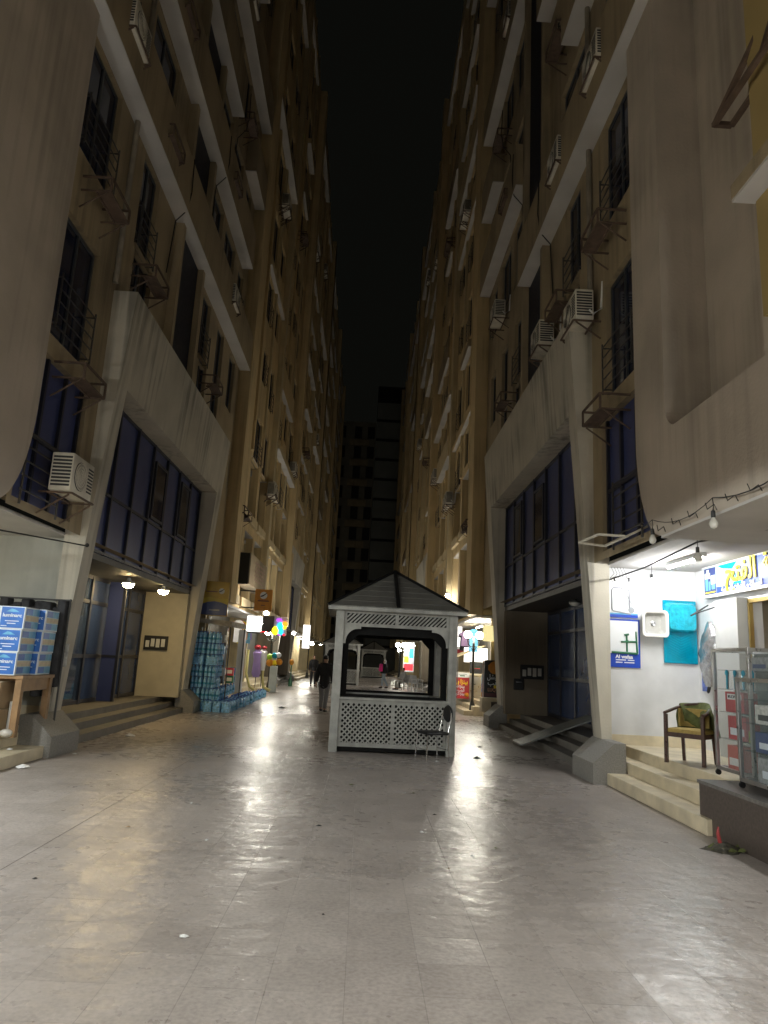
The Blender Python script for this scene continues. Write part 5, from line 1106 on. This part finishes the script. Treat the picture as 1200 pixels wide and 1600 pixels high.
def person(label, loc, rz, top, legs, hair, stride=.2, sit=False, sc=1.0, hijab=None, long_coat=.12, arms=None):
    p = thing('person', label, 'person', loc, rz); hz = .95 if not sit else .50
    P = {'pelvis': (0, 0, hz), 'belly': (0, 0, hz+.16), 'chest': (0, -.01, hz+.36), 'neck0': (0, 0, hz+.49), 'neck': (0, -.005, hz+.56), 'jaw': (0, -.025, hz+.615), 'head': (0, -.01, hz+.69), 'crown': (0, .0, hz+.765), 'nose': (0, -.115, hz+.645)}
    Rd = {'pelvis': .135, 'belly': .125, 'chest': .15, 'neck0': .09, 'neck': .055, 'jaw': (.065, .07), 'head': (.085, .098), 'crown': (.06, .07), 'nose': .014}
    E_ = [('pelvis', 'belly'), ('belly', 'chest'), ('chest', 'neck0'), ('neck0', 'neck'), ('neck', 'jaw'), ('jaw', 'head'), ('head', 'crown'), ('jaw', 'nose')]
    for s, n in ((-1, 'l'), (1, 'r')):
        sw = stride*s
        P[n+'hip'] = ((.10*s, -.02, hz-.17) if not sit else (.11*s, -.12, hz+.0))
        if sit: P[n+'knee'] = (.13*s, -.44, .50); P[n+'ankle'] = (.13*s, -.42, .09); P[n+'toe'] = (.14*s, -.60, .04)
        else: P[n+'knee'] = (.10*s, -sw*.55-.03, .50); P[n+'ankle'] = (.10*s, -sw+.06, .09); P[n+'toe'] = (.11*s, -sw-.12, .035)
        P[n+'sh'] = (.175*s, 0, hz+.43)
        if sit: P[n+'el'] = (.23*s, -.06, hz+.16); P[n+'wr'] = (.15*s, -.30, hz+.12); hd = Vector((-.3*s, -1, .0)).normalized()
        else: P[n+'el'] = (.235*s, sw*.35+.02, hz+.17); P[n+'wr'] = (.245*s, sw*.7-.04, hz-.06); hd = Vector((0, -.15, -1)).normalized()
        w_ = Vector(P[n+'wr']); P[n+'palm'] = tuple(w_+hd*.07)
        sdv = Vector((0, 1, 0)) if not sit else Vector((1, 0, 0)); inn = Vector((-s, 0, 0)) if not sit else Vector((0, 0, -1))
        for f_ in range(4):
            b0 = w_+hd*.10+sdv*(f_-1.5)*.021; L_ = (.062, .075, .072, .055)[f_]
            P[n+'f%da' % f_] = tuple(b0); P[n+'f%db' % f_] = tuple(b0+hd*L_*.5+inn*.006); P[n+'f%dc' % f_] = tuple(b0+hd*L_+inn*.022)
            for q_, r_ in (('a', .010), ('b', .0092), ('c', .0078)): Rd[n+'f%d%s' % (f_, q_)] = r_
            E_ += [(n+'palm', n+'f%da' % f_), (n+'f%da' % f_, n+'f%db' % f_), (n+'f%db' % f_, n+'f%dc' % f_)]
        th = w_+hd*.045-sdv*.03; P[n+'ta'] = tuple(th); P[n+'tb'] = tuple(th+hd*.045-sdv*.018+inn*.01); Rd[n+'ta'] = .012; Rd[n+'tb'] = .0095
        Rd.update({n+'hip': .088, n+'knee': .066, n+'ankle': .045, n+'toe': .036, n+'sh': .068, n+'el': .046, n+'wr': .028, n+'palm': (.036, .018)})
        E_ += [('pelvis', n+'hip'), (n+'hip', n+'knee'), (n+'knee', n+'ankle'), (n+'ankle', n+'toe'), ('neck0', n+'sh'), (n+'sh', n+'el'), (n+'el', n+'wr'), (n+'wr', n+'palm'), (n+'palm', n+'ta'), (n+'ta', n+'tb')]
    put('body', grow('body', P, E_, Rd, SKIN), p)
    def sub(keys, extra, m, name, add, drop=()):
        PP = {k: Vector(P[k]) for k in keys}; RR = {}
        for k in keys: r_ = Rd[k]; RR[k] = tuple(v+add for v in r_) if isinstance(r_, tuple) else r_+add
        for k, (co, r_) in extra.items(): PP[k] = Vector(co); RR[k] = r_
        EE = [e for e in E_ if e[0] in PP and e[1] in PP]+[e for e in EX.get(name, [])]
        put(name, grow(name, {k: tuple(v) for k, v in PP.items()}, EE, RR, m), p)
    EX = {'jacket': [('pelvis', 'hem')] if long_coat and not sit else [], 'hair': [('h0', 'h1'), ('h1', 'h2')], 'headscarf': [('h0', 'h1'), ('h1', 'h2'), ('h2', 'h3')]}
    sub(['chest', 'belly', 'pelvis', 'neck0', 'neck', 'lsh', 'lel', 'lwr', 'rsh', 'rel', 'rwr'], {'hem': ((0, 0, hz-long_coat), .19)} if long_coat and not sit else {}, top, 'jacket', .04)
    sub(['pelvis', 'lhip', 'lknee', 'lankle', 'rhip', 'rknee', 'rankle'], {}, legs, 'trousers', .014)
    for n in 'lr':
        a = Vector(P[n+'ankle']); t_ = Vector(P[n+'toe']); nm = 'shoe'
        put('shoe', grow('shoe', {'a': tuple(a+Vector((0, .03, -.03))), 'b': tuple((a+t_)/2+Vector((0, 0, -.02))), 'c': tuple(t_+Vector((0, -.03, 0)))}, [('a', 'b'), ('b', 'c')], {'a': .052, 'b': (.05, .045), 'c': (.045, .035)}, BLACK), p)
    if hijab: put('headscarf', grow('headscarf', {'h0': (0, .02, hz+.50), 'h1': (0, .025, hz+.60), 'h2': (0, .02, hz+.70), 'h3': (0, .015, hz+.785)}, EX['headscarf'], {'h0': (.13, .10), 'h1': (.085, .085), 'h2': (.10, .105), 'h3': (.06, .07)}, hijab), p)
    else: put('hair', grow('hair', {'h0': (0, .045, hz+.645), 'h1': (0, .022, hz+.725), 'h2': (0, .0, hz+.79)}, EX['hair'], {'h0': (.082, .07), 'h1': (.092, .095), 'h2': (.06, .075)}, hair), p)
    p.scale = (sc, sc, sc); return p
person('person in long black jacket walking away beside the left kiosk post', (-1.16, 22.9, 0), R(170), JACK, mat('grey trousers', (.17, .17, .18), .9), HAIR, .18, long_coat=.28, sc=.99)
person('person in dark clothes standing far off near the left shops', (-2.80, 42.0, 0), R(10), JACK, DTROU, HAIR, .1, sc=1.0)
wp = person('person in white headscarf and black top with a pink backpack seen through the kiosk', (1.36, 44.6, 0), R(-80), JACK, JEAN, HAIR, .2, hijab=SCARF, sc=.97)
q = mb(PINK); q.rbox(-.15, .15, -.08, .10, 0, .46, .05); q.rbox(-.11, .11, .09, .15, .04, .24, .03); o = q.build('backpack', smooth=True); o.location = (1.36-.20, 44.6-.03, .98); o.rotation_euler = (0, 0, R(100)); tag(o, 'bright pink backpack on the person with the white headscarf', 'backpack')
person('person in pale clothes sitting on a chair beyond the kiosk window', (2.45, 43.2, 0), R(-60), GREYC, mat('pale trousers', (.40, .40, .38), .9), HAIR, 0, True)

# ---------------------------------------------------------------- litter
for lab, x, y, s_, m_ in (('crumpled white paper before the left entrance steps', -4.35, 14.2, .13, WHITE), ('flat white scrap at the foot of the left terrace step', -4.48, 10.15, .12, WHITE), ('tiny white scrap before the left column plinth', -4.35, 11.6, .05, WHITE), ('small white cup lying on the left terrace step', -4.85, 10.5, .06, WHITE), ('white scrap on the paving to the right of the kiosk', 2.5, 15.2, .07, WHITE), ('dark scrap on the paving right of the kiosk', 2.15, 13.4, .10, BLACK), ('dark flat scrap in the middle distance on the left', -2.5, 23.5, .14, BLACK), ('white scrap beneath the kiosk chair', 1.35, 12.7, .05, WHITE)):
    q = mb(m_); n = 7
    vs = [(s_*math.cos(2*pi*k/n)*rnd.uniform(.6, 1.1), s_*.7*math.sin(2*pi*k/n)*rnd.uniform(.6, 1.1), rnd.uniform(.004, s_*.25)) for k in range(n)]+[(0, 0, s_*.45), (0, 0, .003)]
    q.add(vs, [(k, (k+1) % n, n) for k in range(n)]+[((k+1) % n, k, n+1) for k in range(n)]); o = q.build('litter_scrap'); o.location = (x, y, .17 if 'cup' in lab else 0); tag(o, lab, 'litter')
for i in range(34):
    q = mb((BLACK, CARD, WHITE, OLIVE)[i % 4]); a_ = rnd.uniform(.012, .035); n = 5
    q.add([(a_*math.cos(2*pi*k/n)*rnd.uniform(.5, 1.3), a_*math.sin(2*pi*k/n)*rnd.uniform(.5, 1.3), .004) for k in range(n)]+[(0, 0, .008+a_*.2)], [(k, (k+1) % n, n) for k in range(n)])
    y = rnd.uniform(4.2, 17); o = q.build('litter_speck'); o.location = (rnd.uniform(-4.2, 3.3)*min(1, y/8), y, 0); tag(o, 'tiny crumb of litter scattered on the open paving', 'litter', 'tiny litter on the paving')
p = thing('rubbish_heap', 'small heap of dark rag and leaves with a red stick before the granite front', 'rubbish', (3.62, 7.35, 0))
q = mb(mat('dirty rag', (.06, .055, .04), .9, var=.5, vscale=20, bump=.6, bscale=30)); rings = []
for i in range(6):
    f = i/5; rings.append([((.20*(1-f*.75))*math.cos(a)*(1+.25*math.sin(3*a+i)), (.13*(1-f*.75))*math.sin(a)*(1+.25*math.cos(4*a+i*2)), .075*f) for a in [2*pi*k/16 for k in range(16)]])
loft(q, rings); q.build('rag', p, smooth=True)
q = mb(mat('dull red plastic', (.30, .03, .03), .5)); q.tube([(-.03, 0, .03), (-.06, -.01, .16), (-.05, 0, .22)], [.02, .017, .008]); q.build('red_stick', p, smooth=True)
q = mb(OLIVE)
for k in range(9):
    a = k*2.3; x, y = .16*math.cos(a), .11*math.sin(a); q.add([(x, y, .02), (x+.05, y+.02, .05), (x+.09, y-.01, .03), (x+.05, y-.03, .02)], [(0, 1, 2, 3)])
q.build('leaves', p)
